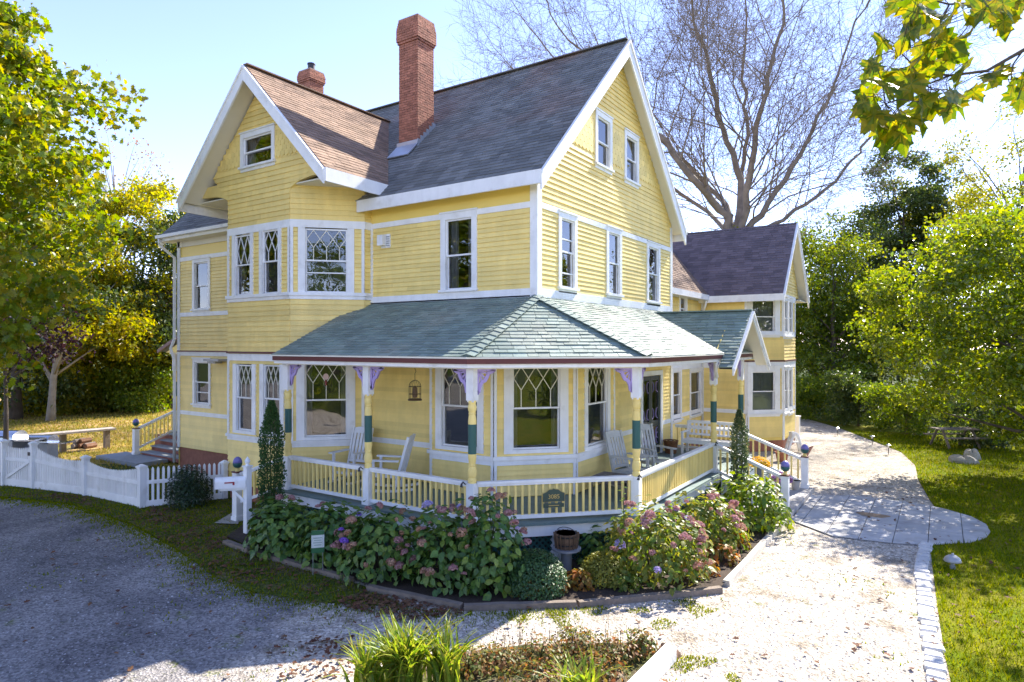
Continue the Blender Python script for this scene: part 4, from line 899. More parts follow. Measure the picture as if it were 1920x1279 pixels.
pebbles('dark_gravel', 'grey stone chips scattered over the dark drive on the left', xy[~k], .007, .022, pm('grey_chips', (.30, .29, .29), .85, .1, 5, island=.7), G-.009)
# ---- stone edging, patio
se = MB(); a, b = onz(1733, 1022), onz(1762, 1310); se.beam(a-Z*.10, b-Z*.10, .2, .06); edg = se.build('stone_edging', SOIL); tag(edg, kind='structure')
cl = [onz(*p) for p in ((1736, 1022), (1731, 1045), (1728, 1070), (1732, 1105), (1737, 1150), (1744, 1190), (1752, 1235), (1760, 1290), (1765, 1330))]
def along(path, step):
    out = []; i = 0; pos = path[0].copy(); need = 0; acc = 0
    for a, b in zip(path, path[1:]):
        L = (b-a).length; d = (b-a)/L; s = need
        while s < L: out.append((a+d*s, d)); s += step
        need = s-L
    return out
for p, d in along(cl, .215):
    mb = MB(); n = Vector((-d.y, d.x, 0)); j = lambda s: random.uniform(-s, s); w2, l2 = .125+j(.015), .10+j(.008); ang = j(.09); d2 = (d+n*ang).normalized(); n2 = Vector((-d2.y, d2.x, 0))
    c = p+n*j(.012); zt = .035+j(.012)
    bot = [c+d2*sx*l2+n2*sy*w2+Z*-.06 for sx, sy in ((-1, -1), (1, -1), (1, 1), (-1, 1))]
    top = [c+d2*sx*(l2-.012+j(.006))+n2*sy*(w2-.012+j(.008))+Z*(zt+j(.008)) for sx, sy in ((-1, -1), (1, -1), (1, 1), (-1, 1))]
    mb.hexa(bot+top); mb.build('granite_block', COBB, edg, bevel=.012)
pat = [P2(1484, 977), P2(1521, 929), P2(1600, 930), P2(1712, 944), P2(1770, 955), P2(1821, 970), P2(1850, 985), P2(1857, 999), P2(1848, 1010), P2(1821, 1018), P2(1737, 1023), P2(1670, 1019), P2(1560, 1006)]
po = sheet('patio', pat, pm('patio_joint_sand', (.16, .15, .13), .95), G+.004)
def clip(poly, nx, ny, c):
    out = []
    for i in range(len(poly)):
        a, b = poly[i], poly[(i+1) % len(poly)]; da, db = nx*a[0]+ny*a[1]-c, nx*b[0]+ny*b[1]-c
        if da <= 0: out.append(a)
        if da*db < 0: t = da/(da-db); out.append((a[0]+(b[0]-a[0])*t, a[1]+(b[1]-a[1])*t))
    return out
xs_ = np.arange(3.9, 9.2, .62)
for i, x0 in enumerate(xs_):
    y0 = 3.0-(i % 2)*.45
    while y0 < 9.5:
        hgt = .92; p = clip(clip(clip(clip(list(pat), 1, 0, x0+.612), -1, 0, -x0-.008), 0, 1, y0+hgt-.008), 0, -1, -y0-.008)
        if len(p) >= 3:
            ar = abs(sum(p[k][0]*p[(k+1) % len(p)][1]-p[(k+1) % len(p)][0]*p[k][1] for k in range(len(p))))/2
            if ar > .02:
                mb = MB(); mb.prism([(q[0], q[1], G+.004) for q in p][::1], (0, 0, .018+random.uniform(-.004, .004))); mb.build('paver', PAVER, po)
        y0 += hgt
c = onz(1637, 968); mb = MB(); mb.poly([(c.x+(.34+.06*math.sin(3*t))*math.cos(t), c.y+(.24+.05*math.cos(2*t))*math.sin(t), G+.031) for t in np.linspace(0, 6.0, 22)])
tag(mb.build('sand_patch', pm('brown_sand', (.30, .21, .13), .95, .25, 12, .5, 60)), 'brown sandy patch spilled on the grey patio pavers', 'sand')
sheet('stepping_stone', [P2(402, 983), P2(436, 963), P2(452, 972), P2(446, 985)], STONE, G+.03)
# ---- timber edging of the bed
def timber(x0, y0, x1, y1, label, mat=TIMB, w=.13, h=.085, lift=.0):
    a, b = onz(x0, y0), onz(x1, y1); L = (b-a).length; d = (b-a)/L; n = Vector((-d.y, d.x, 0)); mb = MB(); k = 6; rows = []
    for i in range(k+1):
        c = a+d*(L*i/k)+n*random.uniform(-.006, .006); t = random.uniform(-.006, .006)
        rows.append([c-n*w/2+Z*-.03, c+n*w/2+Z*-.03, c+n*(w/2-.012)+Z*(h+t+lift), c-n*(w/2-.012)+Z*(h+t+lift)])
    for r0, r1 in zip(rows, rows[1:]):
        for i in range(4): mb.poly([r0[i], r0[(i+1) % 4], r1[(i+1) % 4], r1[i]])
    mb.poly(rows[0][::-1]); mb.poly(rows[-1])
    mb.v = [Vector(p) for p in mb.v]
    o = empty('landscape_timber', (a+b)/2, label, 'timber', 'landscape timbers edging the flower bed'); mb.build('beam', mat, o)
timber(422, 1020, 468, 1036, 'short dark timber at the left end of the flower bed')
timber(468, 1037, 660, 1092, 'long weathered timber below the dark hydrangea near the small yard sign')
timber(690, 1106, 865, 1142, 'half buried timber in front of the faded hydrangeas')
timber(870, 1143, 1080, 1137, 'grey timber in front of the round boxwood')
timber(1085, 1137, 1352, 1110, 'weathered timber ending at the bed corner beside the shell drive')
timber(1362, 1098, 1478, 972, 'sunlit pale timber running from the bed corner to the porch steps', TIMBL)
# fallen leaves
LTPL = np.array([[0, 0], [.28, .12], [.2, .35], [.42, .5], [.2, .62], [.15, .82], [0, 1], [-.15, .82], [-.2, .62], [-.42, .5], [-.2, .35], [-.28, .12]])
def frames(n, up=.5, tilt=None):
    nr = RNG.normal(size=(n, 3)); nr[:, 2] = np.abs(nr[:, 2])+up*2; nr /= np.linalg.norm(nr, axis=1)[:, None]
    t = RNG.normal(size=(n, 3)); t -= nr*(t*nr).sum(1)[:, None]; t /= np.linalg.norm(t, axis=1)[:, None]
    return nr, t, np.cross(nr, t)
def leaves_mesh(name, cen, size, tpl, mats, nr, t, bi, fold=0., curl=0.):
    n, k = len(cen), len(tpl); s = np.broadcast_to(np.asarray(size), (n,))
    x, y = tpl[:, 0], tpl[:, 1]; zf = fold*np.abs(x)-curl*y**2
    v = cen[:, None]+s[:, None, None]*(bi[:, None]*x[None, :, None]+t[:, None]*y[None, :, None]+nr[:, None]*zf[None, :, None])
    return npmesh(name, v.reshape(-1, 3), np.arange(n*k), np.full(n, k), mats)
FALL = leafmat('fallen_leaves', [(.07, .025, .015), (.13, .05, .025), (.18, .09, .04), (.09, .05, .03)], .1, .8)
lit_ = [P2(0, 928), P2(130, 941), P2(250, 980), P2(330, 1025), P2(400, 1078), P2(600, 1128), P2(850, 1150), P2(700, 1112), P2(640, 1090), P2(470, 1040), P2(350, 960), P2(60, 918)]
near_ = [(-8, -12), (-8, -4), (9, -2), (9, -12)]
qa = scatter_in(lit_, 1500); ka = (np.sin(qa[:, 0]*1.9+1.5*np.sin(qa[:, 1]*2.3))+np.sin(qa[:, 1]*2.7+qa[:, 0])) > .2
qb = scatter_in(near_, 420); qb = qb[inside(drive_pts, qb[:, 0], qb[:, 1])]
xa = np.concatenate([qa[ka], qa[~ka][:220], qb, scatter_in([P2(640, 1120), P2(760, 1118), P2(880, 1150), P2(760, 1165), P2(640, 1140)], 330), scatter_in([P2(500, 1200), P2(660, 1185), P2(690, 1270), P2(520, 1275)], 110), scatter_in([(5.5, -4), (5.5, 12), (12, 12), (12, -4)], 420)])
nr, t, bi = frames(len(xa), 2.0); cen = np.concatenate([xa, np.full((len(xa), 1), G+.025)], 1)
o = link(bpy.data.objects.new('fallen_leaves', leaves_mesh('fallen_leaves', cen, .05+.06*RNG.random(len(xa)), LTPL, [FALL], nr, t, bi, .3))); tag(o, 'brown fallen leaves scattered on the verge and the drive', 'leaves', kind='stuff')
# ================================================================ plants
OVAL = None
def oval_leaves(name, cen, size, mats, nr, t, bi, wide=.62, fold=.22, curl=.35):
    """ovate pointed leaves folded on the midrib: two strips of three quads"""
    ys = np.array([0, .3, .65, 1.0]); hw = np.array([.06, .46, .38, .0])*wide*1.1
    tv = []; 
    for y, h_ in zip(ys, hw): tv += [(-h_, y, fold*h_-curl*y*y*.5), (0, y, -curl*y*y*.5), (h_, y, fold*h_-curl*y*y*.5)]
    tv = np.array(tv); n = len(cen); s = np.broadcast_to(np.asarray(size), (n,))
    v = cen[:, None]+s[:, None, None]*(bi[:, None]*tv[None, :, 0:1]+t[:, None]*tv[None, :, 1:2]+nr[:, None]*tv[None, :, 2:3])
    f = []
    for r in range(3):
        for c_ in range(2): a = r*3+c_; f.append([a, a+1, a+4, a+3])
    f = np.array(f); lo = (np.arange(n)[:, None, None]*12+f[None]).ravel()
    return npmesh(name, v.reshape(-1, 3), lo, np.full(n*6, 4), mats, smooth=True)
DIA = np.array([[0, 0], [.34, .42], [0, 1], [-.34, .42]])
def shell_points(n, rad, surf=.6, zmin=0.):
    d = RNG.normal(size=(n*2, 3)); d /= np.linalg.norm(d, axis=1)[:, None]; d = d[d[:, 2] > zmin-.15][:n]
    r = 1-(1-surf)*RNG.random(len(d))**1.4; p = d*r[:, None]*np.array(rad); return p, d
def out_frames(d, up=.6, jit=.5):
    n = len(d); nr = d+np.array([0, 0, up])+RNG.normal(size=(n, 3))*jit; nr /= np.linalg.norm(nr, axis=1)[:, None]
    t = d*1.0+np.array([0, 0, -.35])+RNG.normal(size=(n, 3))*.6; t -= nr*(t*nr).sum(1)[:, None]; t /= np.linalg.norm(t, axis=1)[:, None]
    return nr, t, np.cross(nr, t)
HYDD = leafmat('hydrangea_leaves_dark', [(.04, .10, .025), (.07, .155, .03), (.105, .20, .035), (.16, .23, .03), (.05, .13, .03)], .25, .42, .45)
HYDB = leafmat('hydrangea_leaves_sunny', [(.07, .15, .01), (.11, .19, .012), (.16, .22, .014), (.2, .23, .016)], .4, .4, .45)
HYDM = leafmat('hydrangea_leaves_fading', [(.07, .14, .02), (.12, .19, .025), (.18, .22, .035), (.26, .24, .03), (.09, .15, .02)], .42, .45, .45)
FLP = leafmat('faded_pink_petals', [(.33, .13, .16), (.42, .24, .23), (.36, .20, .17), (.50, .32, .32), (.26, .12, .12)], .3, .7)
FLB = leafmat('tan_dry_petals', [(.34, .19, .12), (.44, .27, .17), (.52, .34, .23), (.32, .15, .13)], .3, .7)
FLV = leafmat('violet_petals', [(.20, .07, .42), (.28, .12, .55), (.34, .2, .6), (.24, .10, .48)], .3, .6)
FLW = leafmat('lilac_petals', [(.42, .35, .58), (.5, .42, .62), (.34, .26, .5), (.5, .46, .6)], .3, .6)
STEM = pm('plant_stem', (.09, .10, .035), .8, .2, 8)
HEAD = {}
def head_mesh(mat):
    if mat.name not in HEAD:
        n = 120; d = RNG.normal(size=(n, 3)); d /= np.linalg.norm(d, axis=1)[:, None]; d[:, 2] = np.abs(d[:, 2])*1.1-.35
        nr = d+RNG.normal(size=(n, 3))*.35; nr /= np.linalg.norm(nr, axis=1)[:, None]; t = RNG.normal(size=(n, 3)); t -= nr*(t*nr).sum(1)[:, None]; t /= np.linalg.norm(t, axis=1)[:, None]
        cen = d*(.055+.018*RNG.random((n, 1)))-t*.014
        HEAD[mat.name] = leaves_mesh('flower_head', cen, .028, np.array([[0, 0], [.45, .3], [.45, .7], [0, 1], [-.45, .7], [-.45, .3]]), [mat], nr, t, np.cross(nr, t), .2)
    return HEAD[mat.name]
def bush(name, label, base, rad, n, size, mat, heads=(), cat='shrub', surf=.55, stems=14, up=.6, group=None, lobes=0):
    b = Vector(base); o = empty(name, b, label, cat, group)
    rad = np.array(rad); p, d = shell_points(n, rad, surf, -.1)
    if lobes:
        ph = RNG.random(6)*6.28; k = 1+.16*np.sin(3*np.arctan2(d[:, 1], d[:, 0])+ph[0])*np.sin(4*d[:, 2]+ph[1])+.1*np.sin(7*d[:, 0]+ph[2])*np.sin(6*d[:, 1]+ph[3]); p = p*k[:, None]
    p[:, 2] = np.maximum(p[:, 2], .02-rad[2]*.3)+rad[2]*.3
    nr, t, bi = out_frames(d, up, .45)
    sz = size*(.65+.6*RNG.random(len(p)))
    me = oval_leaves('foliage', p, sz, [mat], nr, t, bi)
    f = link(bpy.data.objects.new('foliage', me), o); tag(f, kind='stuff')
    mb = MB()
    for i in range(stems):
        a = RNG.random()*6.283; e = Vector((math.cos(a)*rad[0]*.75*RNG.random(), math.sin(a)*rad[1]*.75*RNG.random(), rad[2]*(.7+.4*RNG.random()))); mb.tube([(0, 0, -.02), (e.x*.35, e.y*.35, e.z*.5), e], [.012, .009, .005], 5)
    mo = link(bpy.data.objects.new('stems', mb.mesh('stems', [STEM])), o)
    for (m, cnt, zlo) in heads:
        k = 0; tries = 0
        while k < cnt and tries < 400:
            tries += 1; dd = RNG.normal(size=3); dd /= np.linalg.norm(dd); dd[2] = abs(dd[2])
            if dd[2] < zlo or Vector(dd).dot(-FWD) < -.35: continue
            q = dd*rad*(1.0+.1*RNG.random()); s = .62+.85*RNG.random()**1.3; ho = bpy.data.objects.new('flower_head', head_mesh(m)); ho.location = (q[0], q[1], max(q[2], .1)+rad[2]*.3); ho.scale = (s, s, s*(.65+.4*RNG.random())); ho.rotation_euler = (RNG.normal()*.4, RNG.normal()*.4, RNG.random()*6.28); link(ho, o); k += 1
    return o
def gp_(px, py): v = onz(px, py); return Vector((v.x, v.y, G+.05))
g_h = 'hydrangeas in the bed round the porch'
bush('hydrangea', 'dark green flowerless hydrangea beside the letter box post', gp_(530, 1035), (.85, .6, .78), 900, .16, HYDD, [(FLP, 2, .5)], lobes=1, group=g_h)
bush('hydrangea', 'dark hydrangea behind the small green and white yard sign', gp_(625, 1055), (.7, .6, .82), 750, .15, HYDD, [(FLP, 4, .4), (FLV, 1, .5)], lobes=1, group=g_h)
bush('hydrangea', 'hydrangea thick with brown dried flower heads in shade', gp_(715, 1080), (.85, .65, .92), 900, .14, HYDD, [(FLB, 16, .05), (FLP, 12, .0), (FLV, 2, .0)], lobes=1, group=g_h)
bush('hydrangea', 'tall hydrangea with pink and tan heads below the middle porch post', gp_(830, 1098), (.85, .6, 1.0), 900, .14, HYDD, [(FLB, 13, .05), (FLP, 10, .05), (FLW, 2, .1)], lobes=1, group=g_h)
bush('hydrangea', 'leggy hydrangea with few flowers left of the round boxwood', gp_(915, 1105), (.72, .55, 1.22), 800, .145, HYDD, [(FLP, 10, .05), (FLB, 4, .2), (FLW, 2, .1)], lobes=1, group=g_h)
bush('hydrangea', 'sunlit hydrangea with fading pink heads at the bed corner', gp_(1225, 1085), (.95, .75, .98), 1500, .115, HYDM, [(FLP, 26, .0), (FLB, 10, .0), (FLV, 1, .1), (FLW, 3, 0)], lobes=1, group=g_h)
bush('hydrangea', 'sunlit hydrangea with rosy heads beside the right porch railing', gp_(1320, 1030), (.8, .75, .85), 1300, .115, HYDM, [(FLP, 20, .1), (FLB, 5, .1)], lobes=1, group=g_h)
bush('hydrangea', 'bright green flowerless hydrangea beside the front porch steps', gp_(1405, 990), (.85, .8, .92), 1200, .14, HYDB, [], lobes=1, group=g_h)
bush('leafy_plant', 'broad dark leaves growing beside the half barrel planter', gp_(1118, 1058), (.35, .3, .52), 130, .15, HYDD, [], stems=6)
BOX = leafmat('boxwood_leaves', [(.025, .075, .025), (.045, .105, .03), (.07, .14, .035)], .2, .4, .4)
BOXY = leafmat('gold_leaves', [(.16, .18, .025), (.24, .24, .03), (.30, .28, .05), (.12, .15, .03)], .35, .5)
bush('boxwood', 'clipped round dark boxwood ball in front of the lattice', gp_(1003, 1112), (.54, .52, .52), 6200, .04, BOX, [], surf=.75)
bush('golden_shrub', 'low mounded yellow green shrub right of the barrel planter', gp_(1135, 1095), (.46, .42, .38), 2600, .045, BOXY, [], surf=.7)
bush('garden_bush', 'rounded dark evergreen bush in front of the picket fence', (-8.95, -2.55, G), (.58, .55, .82), 4200, .055, leafmat('bush_leaves', [(.012, .03, .014), (.02, .05, .018), (.04, .075, .03)], .2, .4), [], surf=.45)
EDGEM = leafmat('autumn_edge_leaves', [(.30, .20, .02), (.34, .12, .02), (.14, .16, .03), (.22, .09, .03), (.38, .28, .03)], .4, .5)
for i, (x, y, r, h_) in enumerate(((1085, 1112, .28, .22), (1040, 1118, .25, .2), (980, 1125, .25, .18), (1310, 1088, .34, .26), (1352, 1065, .34, .3), (1378, 1035, .3, .3), (1170, 1112, .3, .24))):
    wd = ('orange leaved perennial in front of the golden shrub', 'rusty low perennial right of the boxwood', 'withered low perennial at the foot of the boxwood', 'yellowing perennial inside the bed corner', 'yellow leaved clump along the pale sunlit timber', 'tall yellow leaved clump nearest the porch steps', 'mixed green and orange perennial by the front timber')[i]
    bush('perennial', wd, gp_(x, y-6), (r, r*.8, h_), 170, .10, EDGEM if i not in (6,) else HYDM, [], cat='plant', stems=5, group='autumn perennials along the bed edge')
def column_shrub(label, base, r, h, n, mat):
    o = empty('columnar_holly', base, label, 'shrub'); y = RNG.random(n); prof = np.minimum(1, .55+y*1.2)*np.clip((1.04-y)*3.2, .06, 1); an = RNG.random(n)*6.283
    rr = r*prof*(.55+.5*RNG.random(n))*(1+.22*np.sin(an*3+y*9)*np.sin(y*17+an)); p = np.stack([np.cos(an)*rr, np.sin(an)*rr, y*h+.05], 1); d = np.stack([np.cos(an)*.5, np.sin(an)*.5, np.full(n, .8)], 1)
    nr, t, bi = out_frames(d, .1, .5); me = oval_leaves('foliage', p, .045*(.7+.6*RNG.random(n)), [mat], nr, d/np.linalg.norm(d, axis=1)[:, None], bi, .6)
    tag(link(bpy.data.objects.new('foliage', me), o), kind='stuff')
    mb = MB()
    for k in range(7): a = k*.9; mb.tube([(0, 0, 0), (math.cos(a)*r*.4, math.sin(a)*r*.4, h*.5), (math.cos(a)*r*.3, math.sin(a)*r*.3, h*.95)], [.015, .01, .004], 5)
    link(bpy.data.objects.new('stem', mb.mesh('stem', [STEM])), o)
column_shrub('narrow dark columnar holly left of the porch railing', (-5.0, -2.95, G), .26, 2.85, 9000, BOX)
column_shrub('narrow columnar holly in sun beside the right stair rail', (3.0, 4.85, G), .21, 2.45, 6000, leafmat('holly_sun', [(.04, .075, .03), (.07, .11, .045), (.12, .15, .08)], .25, .35, .6))
# single tall stalk in front of the railing
b = gp_(1168, 1075); o = empty('tall_stalk', b, 'tall single leafy stalk rising before the right end of the number railing', 'plant'); mb = MB(); topz = 1.52-b.z; mb.tube([(0, 0, 0), (.02, .01, topz*.5), (0, .0, topz)], [.012, .01, .006], 6); link(bpy.data.objects.new('stalk', mb.mesh('stalk', [STEM])), o)
for k in range(15):
    zz = topz*(.42+.57*k/14); a = k*2.4; d = np.array([[math.cos(a), math.sin(a), .15]]); nr = np.array([[-.15*math.cos(a), -.15*math.sin(a), 1.]]); nr /= np.linalg.norm(nr); bi = np.cross(nr, d)
    me = oval_leaves('leaf', np.array([[0, 0, zz]]), .15*(1-.35*k/14), [HYDB], nr, d, bi); link(bpy.data.objects.new('leaf', me), o)
# ---------------------------------------------------------------- foreground bed
STRAP = leafmat('strap_leaves', [(.10, .19, .02), (.16, .25, .03), (.24, .29, .035), (.30, .27, .06)], .5, .4, .4)
def strap_plant(label, base, n, hmax, spread, group=None):
    b = Vector(base); o = empty('strap_leaf_plant', b, label, 'plant', group)
    for i in range(n):
        a = RNG.random()*6.283; L = hmax*(.55+.5*RNG.random()); lean = spread*(.25+.9*RNG.random()); d = Vector((math.cos(a), math.sin(a), 0)); s = Vector((-d.y, d.x, 0)); st = Vector((RNG.normal()*.1, RNG.normal()*.08, 0)); mb = MB(); k = 7; w0 = .017+.014*RNG.random(); pr = None
        tw = RNG.normal()*.6; s = s*math.cos(tw)+d*math.sin(tw)
        for j in range(k+1):
            f = j/k; c = st+d*(lean*f*f*L)+Z*(L*(f-.32*lean*f*f*f)); w_ = w0*(1-f**3)*(.75+.5*f*(1-f)*2)+.0006; cur = (c-s*w_, c-Z*.004, c+s*w_)
            if pr: mb.poly([pr[0], pr[1], cur[1], cur[0]]); mb.poly([pr[1], pr[2], cur[2], cur[1]])
            pr = cur
        lf = link(bpy.data.objects.new('leaf', mb.mesh('leaf', [STRAP], smooth=True)), o)
c0 = onz(760, 1292); strap_plant('big clump of upright strap leaves in the foreground, backlit', (c0.x, c0.y, G+.03), 190, .9, .65)
c0 = onz(835, 1285); strap_plant('strap leaf clump leaning right beside the biggest one', (c0.x, c0.y, G+.03), 90, .8, .7)
c0 = onz(690, 1300); strap_plant('smaller strap leaf clump at the left edge of the foreground bed', (c0.x, c0.y, G+.03), 90, .74, .9)
c0 = onz(1085, 1320); strap_plant('strap leaf clump at the bottom edge before the white board', (c0.x, c0.y, G+.03), 44, .62, .8)
fb = [P2(640, 1300), P2(700, 1262), P2(850, 1225), P2(1000, 1208), P2(1180, 1205), P2(1245, 1225), P2(1190, 1300), (4.5, -8.5), (2, -8.5)]
sheet('front_bed', fb, groundmat('front_bed_soil', (.13, .10, .07), (.22, .19, .15), (.08, .09, .03), 2, 7, .8, 40)[0], G+.006)
LOW = leafmat('low_bed_leaves', [(.08, .12, .025), (.16, .18, .04), (.22, .10, .04), (.30, .17, .05), (.12, .14, .03)], .4, .5)
lowlab = ('low tangle of seedling leaves right of the big strap leaves', 'sprawling green and red ground leaves in the foreground bed', 'rusty low leaves near the brown rock', 'small weedy clump beside the white board', 'sparse low leaves at the back of the foreground bed', 'trailing low leaves at the bottom of the picture centre', 'low green leaves tucked against the big strap clump', 'mixed low leaves left of the white board')
for i, (x, y, r, h_) in enumerate(((930, 1250, .36, .2), (1010, 1245, .42, .24), (1150, 1240, .36, .26), (1205, 1226, .22, .26), (1080, 1225, .36, .24), (1000, 1290, .45, .2), (880, 1262, .34, .24), (1120, 1275, .4, .24))):
    v = onz(x, y); bush('ground_plant', lowlab[i], (v.x, v.y, G+.02), (r, r, h_), 420, .055, LOW, [], cat='plant', stems=8, surf=.2, group='low plants of the foreground bed')
o = empty('dry_stalks', onz(1050, 1222), 'thicket of bare brown dead stalks behind the strap leaves', 'plant'); mb = MB()
for i in range(90):
    v = onz(925+260*RNG.random(), 1216+30*RNG.random())-o.location; hh = .18+.24*RNG.random(); mb.tube([v, v+Vector((RNG.normal()*.03, RNG.normal()*.03, hh))], [.004, .0025], 4)
    if RNG.random() < .5: p = v+Z*hh; mb.lathe(p, [(.002, -.005), (.011, .004), (.008, .014), (.001, .018)], 5)
so_ = link(bpy.data.objects.new('stalks', mb.mesh('stalks', [pm('dead_stalk', (.10, .065, .04), .9, .3, 9)])), o); tag(so_, kind='stuff')
a, b = onz(1258, 1236), onz(1170, 1330); mb = MB(); mb.beam(a+Z*.09, b+Z*.09, .16, .2); o = empty('white_board', (a+b)/2, 'white painted timber edging the foreground bed', 'timber'); mb.build('board', pm('chipped_white_board', (.72, .70, .66), .7, .1, 5, .3, 20), o, bevel=.01)
def rock(name, label, c, r, mat, seed=0, cat='rock'):
    rng = np.random.default_rng(seed); mb = MB(); n, m = 10, 7; ph = rng.random(8)*6.28; rows = []
    for i in range(m):
        th = math.pi*.5*i/(m-1); row = []
        for j in range(n):
            a = 2*math.pi*j/n; k = 1+.14*math.sin(2*a+ph[0])+.1*math.sin(5*a+ph[1]+th*3)+.08*math.sin(3*th+ph[2]); row.append(Vector((r[0]*k*math.cos(a)*math.cos(th), r[1]*k*math.sin(a)*math.cos(th), r[2]*k*math.sin(th)-.02)))
        rows.append(row)
    for i in range(m-1):
        for j in range(n): mb.poly([rows[i][j], rows[i][(j+1) % n], rows[i+1][(j+1) % n], rows[i+1][j]])
    o = link(bpy.data.objects.new(name, mb.mesh(name, [mat]))); o.location = c; tag(o, label, cat); return o
rock('garden_rock', 'brown flat rock at the corner of the foreground bed', onz(1254, 1225), (.16, .12, .13), pm('brown_rock', (.22, .13, .08), .9, .25, 8, .6, 20), 1)
rock('boulder', 'larger grey boulder lying on the sunny lawn', onz(1806, 868), (.42, .3, .26), STONE, 2)
rock('boulder', 'small round stone leaning on the grey lawn boulder', onz(1822, 862), (.26, .22, .36), STONE, 3)
# ================================================================ fence and gate
PICK = MB(); PICK.prism([(-.03, -.009, 0), (.03, -.009, 0), (.03, -.009, .93), (.018, -.009, .97), (0, -.009, 1.0), (-.018, -.009, .97), (-.03, -.009, .93)], (0, .018, 0)); PICKM = PICK.mesh('picket', [WHT])
VINYL = WHT
def fence_post(par, p, h, zb=G, s=.075):
    mb = MB(); mb.box(p.x-s, p.y-s, zb-.05, p.x+s, p.y+s, zb+h); mb.box(p.x-s-.03, p.y-s-.03, zb+h, p.x+s+.03, p.y+s+.03, zb+h+.035); mb.box(p.x-s-.012, p.y-s-.012, zb+h-.03, p.x+s+.012, p.y+s+.012, zb+h)
    t = zb+h+.035; mb.hexa([(p.x-s-.02, p.y-s-.02, t), (p.x+s+.02, p.y-s-.02, t), (p.x+s+.02, p.y+s+.02, t), (p.x-s-.02, p.y+s+.02, t)]+[(p.x+dx*.02, p.y+dy*.02, t+.05) for dx, dy in ((-1, -1), (1, -1), (1, 1), (-1, 1))])
    return mb.build('post', VINYL, par)
def fence_panel(par, p, q, hp, hq, dip, midf, step, pw, name='picket', bottom=.2, zb=G):
    d = q-p; L = d.length; d = d/L; n = int(L/step); ang = math.atan2(d.y, d.x); hf = lambda f: hp+(hq-hp)*f-dip*4*f*(1-f)*(1-.35*(f-.5))
    mb = MB(); a, b = p+d*.07, q-d*.07; mb.beam(a+Z*(zb+bottom*.55), b+Z*(zb+bottom*.55), .05, bottom)
    mb.beam(a+Z*(zb+hp*midf), b+Z*(zb+hq*midf), .05, .09); mb.build('rail', VINYL, par)
    for i in range(n):
        f = (i+.5)/n; pt = p+d*(.07+(L-.14)*f)+Z*(zb+bottom); inst(PICKM, name, par, pt+Vector((-d.y, d.x, 0))*-.0, ang, (pw/.06, 1, hf(f)-bottom))
f0, f1, f2, f3 = Vector((-9.72, -3.35, 0)), Vector((-12.4, -3.5, 0)), Vector((-14.55, -3.95, 0)), Vector((-8.85, -1.62, 0))
f4 = Vector((-15.75, -4.25, 0))
FEN = empty('picket_fence', (-11, -3.4, G), 'white picket fence with scalloped top beside the dark drive', 'fence')
fence_post(FEN, f0, 1.02); fence_post(FEN, f1, 1.02); fence_post(FEN, f2, 1.28); fence_post(FEN, f3, .95, s=.06); fence_post(FEN, f4, 1.28)
fence_panel(FEN, f1, f0, .98, 1.0, .15, .62, .078, .05); fence_panel(FEN, f2, f1, 1.24, .96, .14, .66, .078, .05)
fence_panel(FEN, f0, f3, 1.02, .98, .0, .62, .128, .062, bottom=.15)
GT = empty('garden_gate', (f2+f4)/2+Z*G, 'white picket gate with diagonal brace at the left edge', 'gate')
fence_panel(GT, f4, f2, 1.2, 1.2, .06, .66, .085, .05)
mb = MB(); d = (f2-f4).normalized(); n = Vector((-d.y, d.x, 0)); mb.beam(f4+d*.12+Z*(G+.25)-n*.03, f2-d*.12+Z*(G+.78)-n*.03, .03, .08); mb.build('brace', WHT, GT)
mb = MB(); mb.obox(f2-d*.09+Z*(G+1.0)-n*.06, d*.05, n*.015, Z*.05); mb.build('latch', DKMET, GT)
# ================================================================ letter box
mp = onz(464, 1003); mp.z = G
MBX = empty('letter_box', mp, 'white letter box with red flag on a white post by the bed', 'mailbox')
mb = MB(); s = .062; mb.box(mp.x-s, mp.y-s, G, mp.x+s, mp.y+s, 1.36); mb.box(mp.x-s-.02, mp.y-s-.02, 1.36, mp.x+s+.02, mp.y+s+.02, 1.39)
mb.lathe(mp+Z*(1.39-G), [(.045, 0), (.045, .02), (.03, .035), (.055, .07), (.06, .10), (.045, .14), (.015, .18), (0, .20)], 10); mb.build('post', WHT, MBX)
dx = (-RGT*.93-FWD*.30).normalized(); ny = Vector((-dx.y, dx.x, 0))
if ny.dot(FWD) > 0: ny = -ny
c = mp+dx*.33+Z*(.93-G); sec = []
for k in range(13):
    a = math.pi*k/12; sec.append((math.cos(a)*.105, .14+math.sin(a)*.10))
sec = [(.105, 0)]+sec+[(-.105, 0)]
mb = MB(); L2 = .30; mb.prism([c-dx*L2+ny*x+Z*z for x, z in sec], dx*L2*2); bx = mb.build('box', WHT, MBX)
mb = MB(); mb.prism([c+dx*L2+ny*x*1.04+Z*(z*1.02-.002) for x, z in sec], dx*.014); mb.build('door', WHT, MBX)
mb = MB(); q = c+ny*.112+Z*.13; mb.obox(q+dx*.02, dx*.10, ny*.004, Z*.013); mb.obox(q-dx*.06+Z*-.025, dx*.02, ny*.004, Z*.03); mb.build('flag', pm('red_flag', (.35, .02, .03), .4), MBX)
mb = MB(); mb.beam(mp+Z*(.90-G)-dx*.05, c+dx*.22+Z*-.03, .09, .05); mb.beam(mp+Z*(.55-G), mp+dx*.3+Z*(.88-G), .05, .05); mb.build('arm', WHT, MBX)
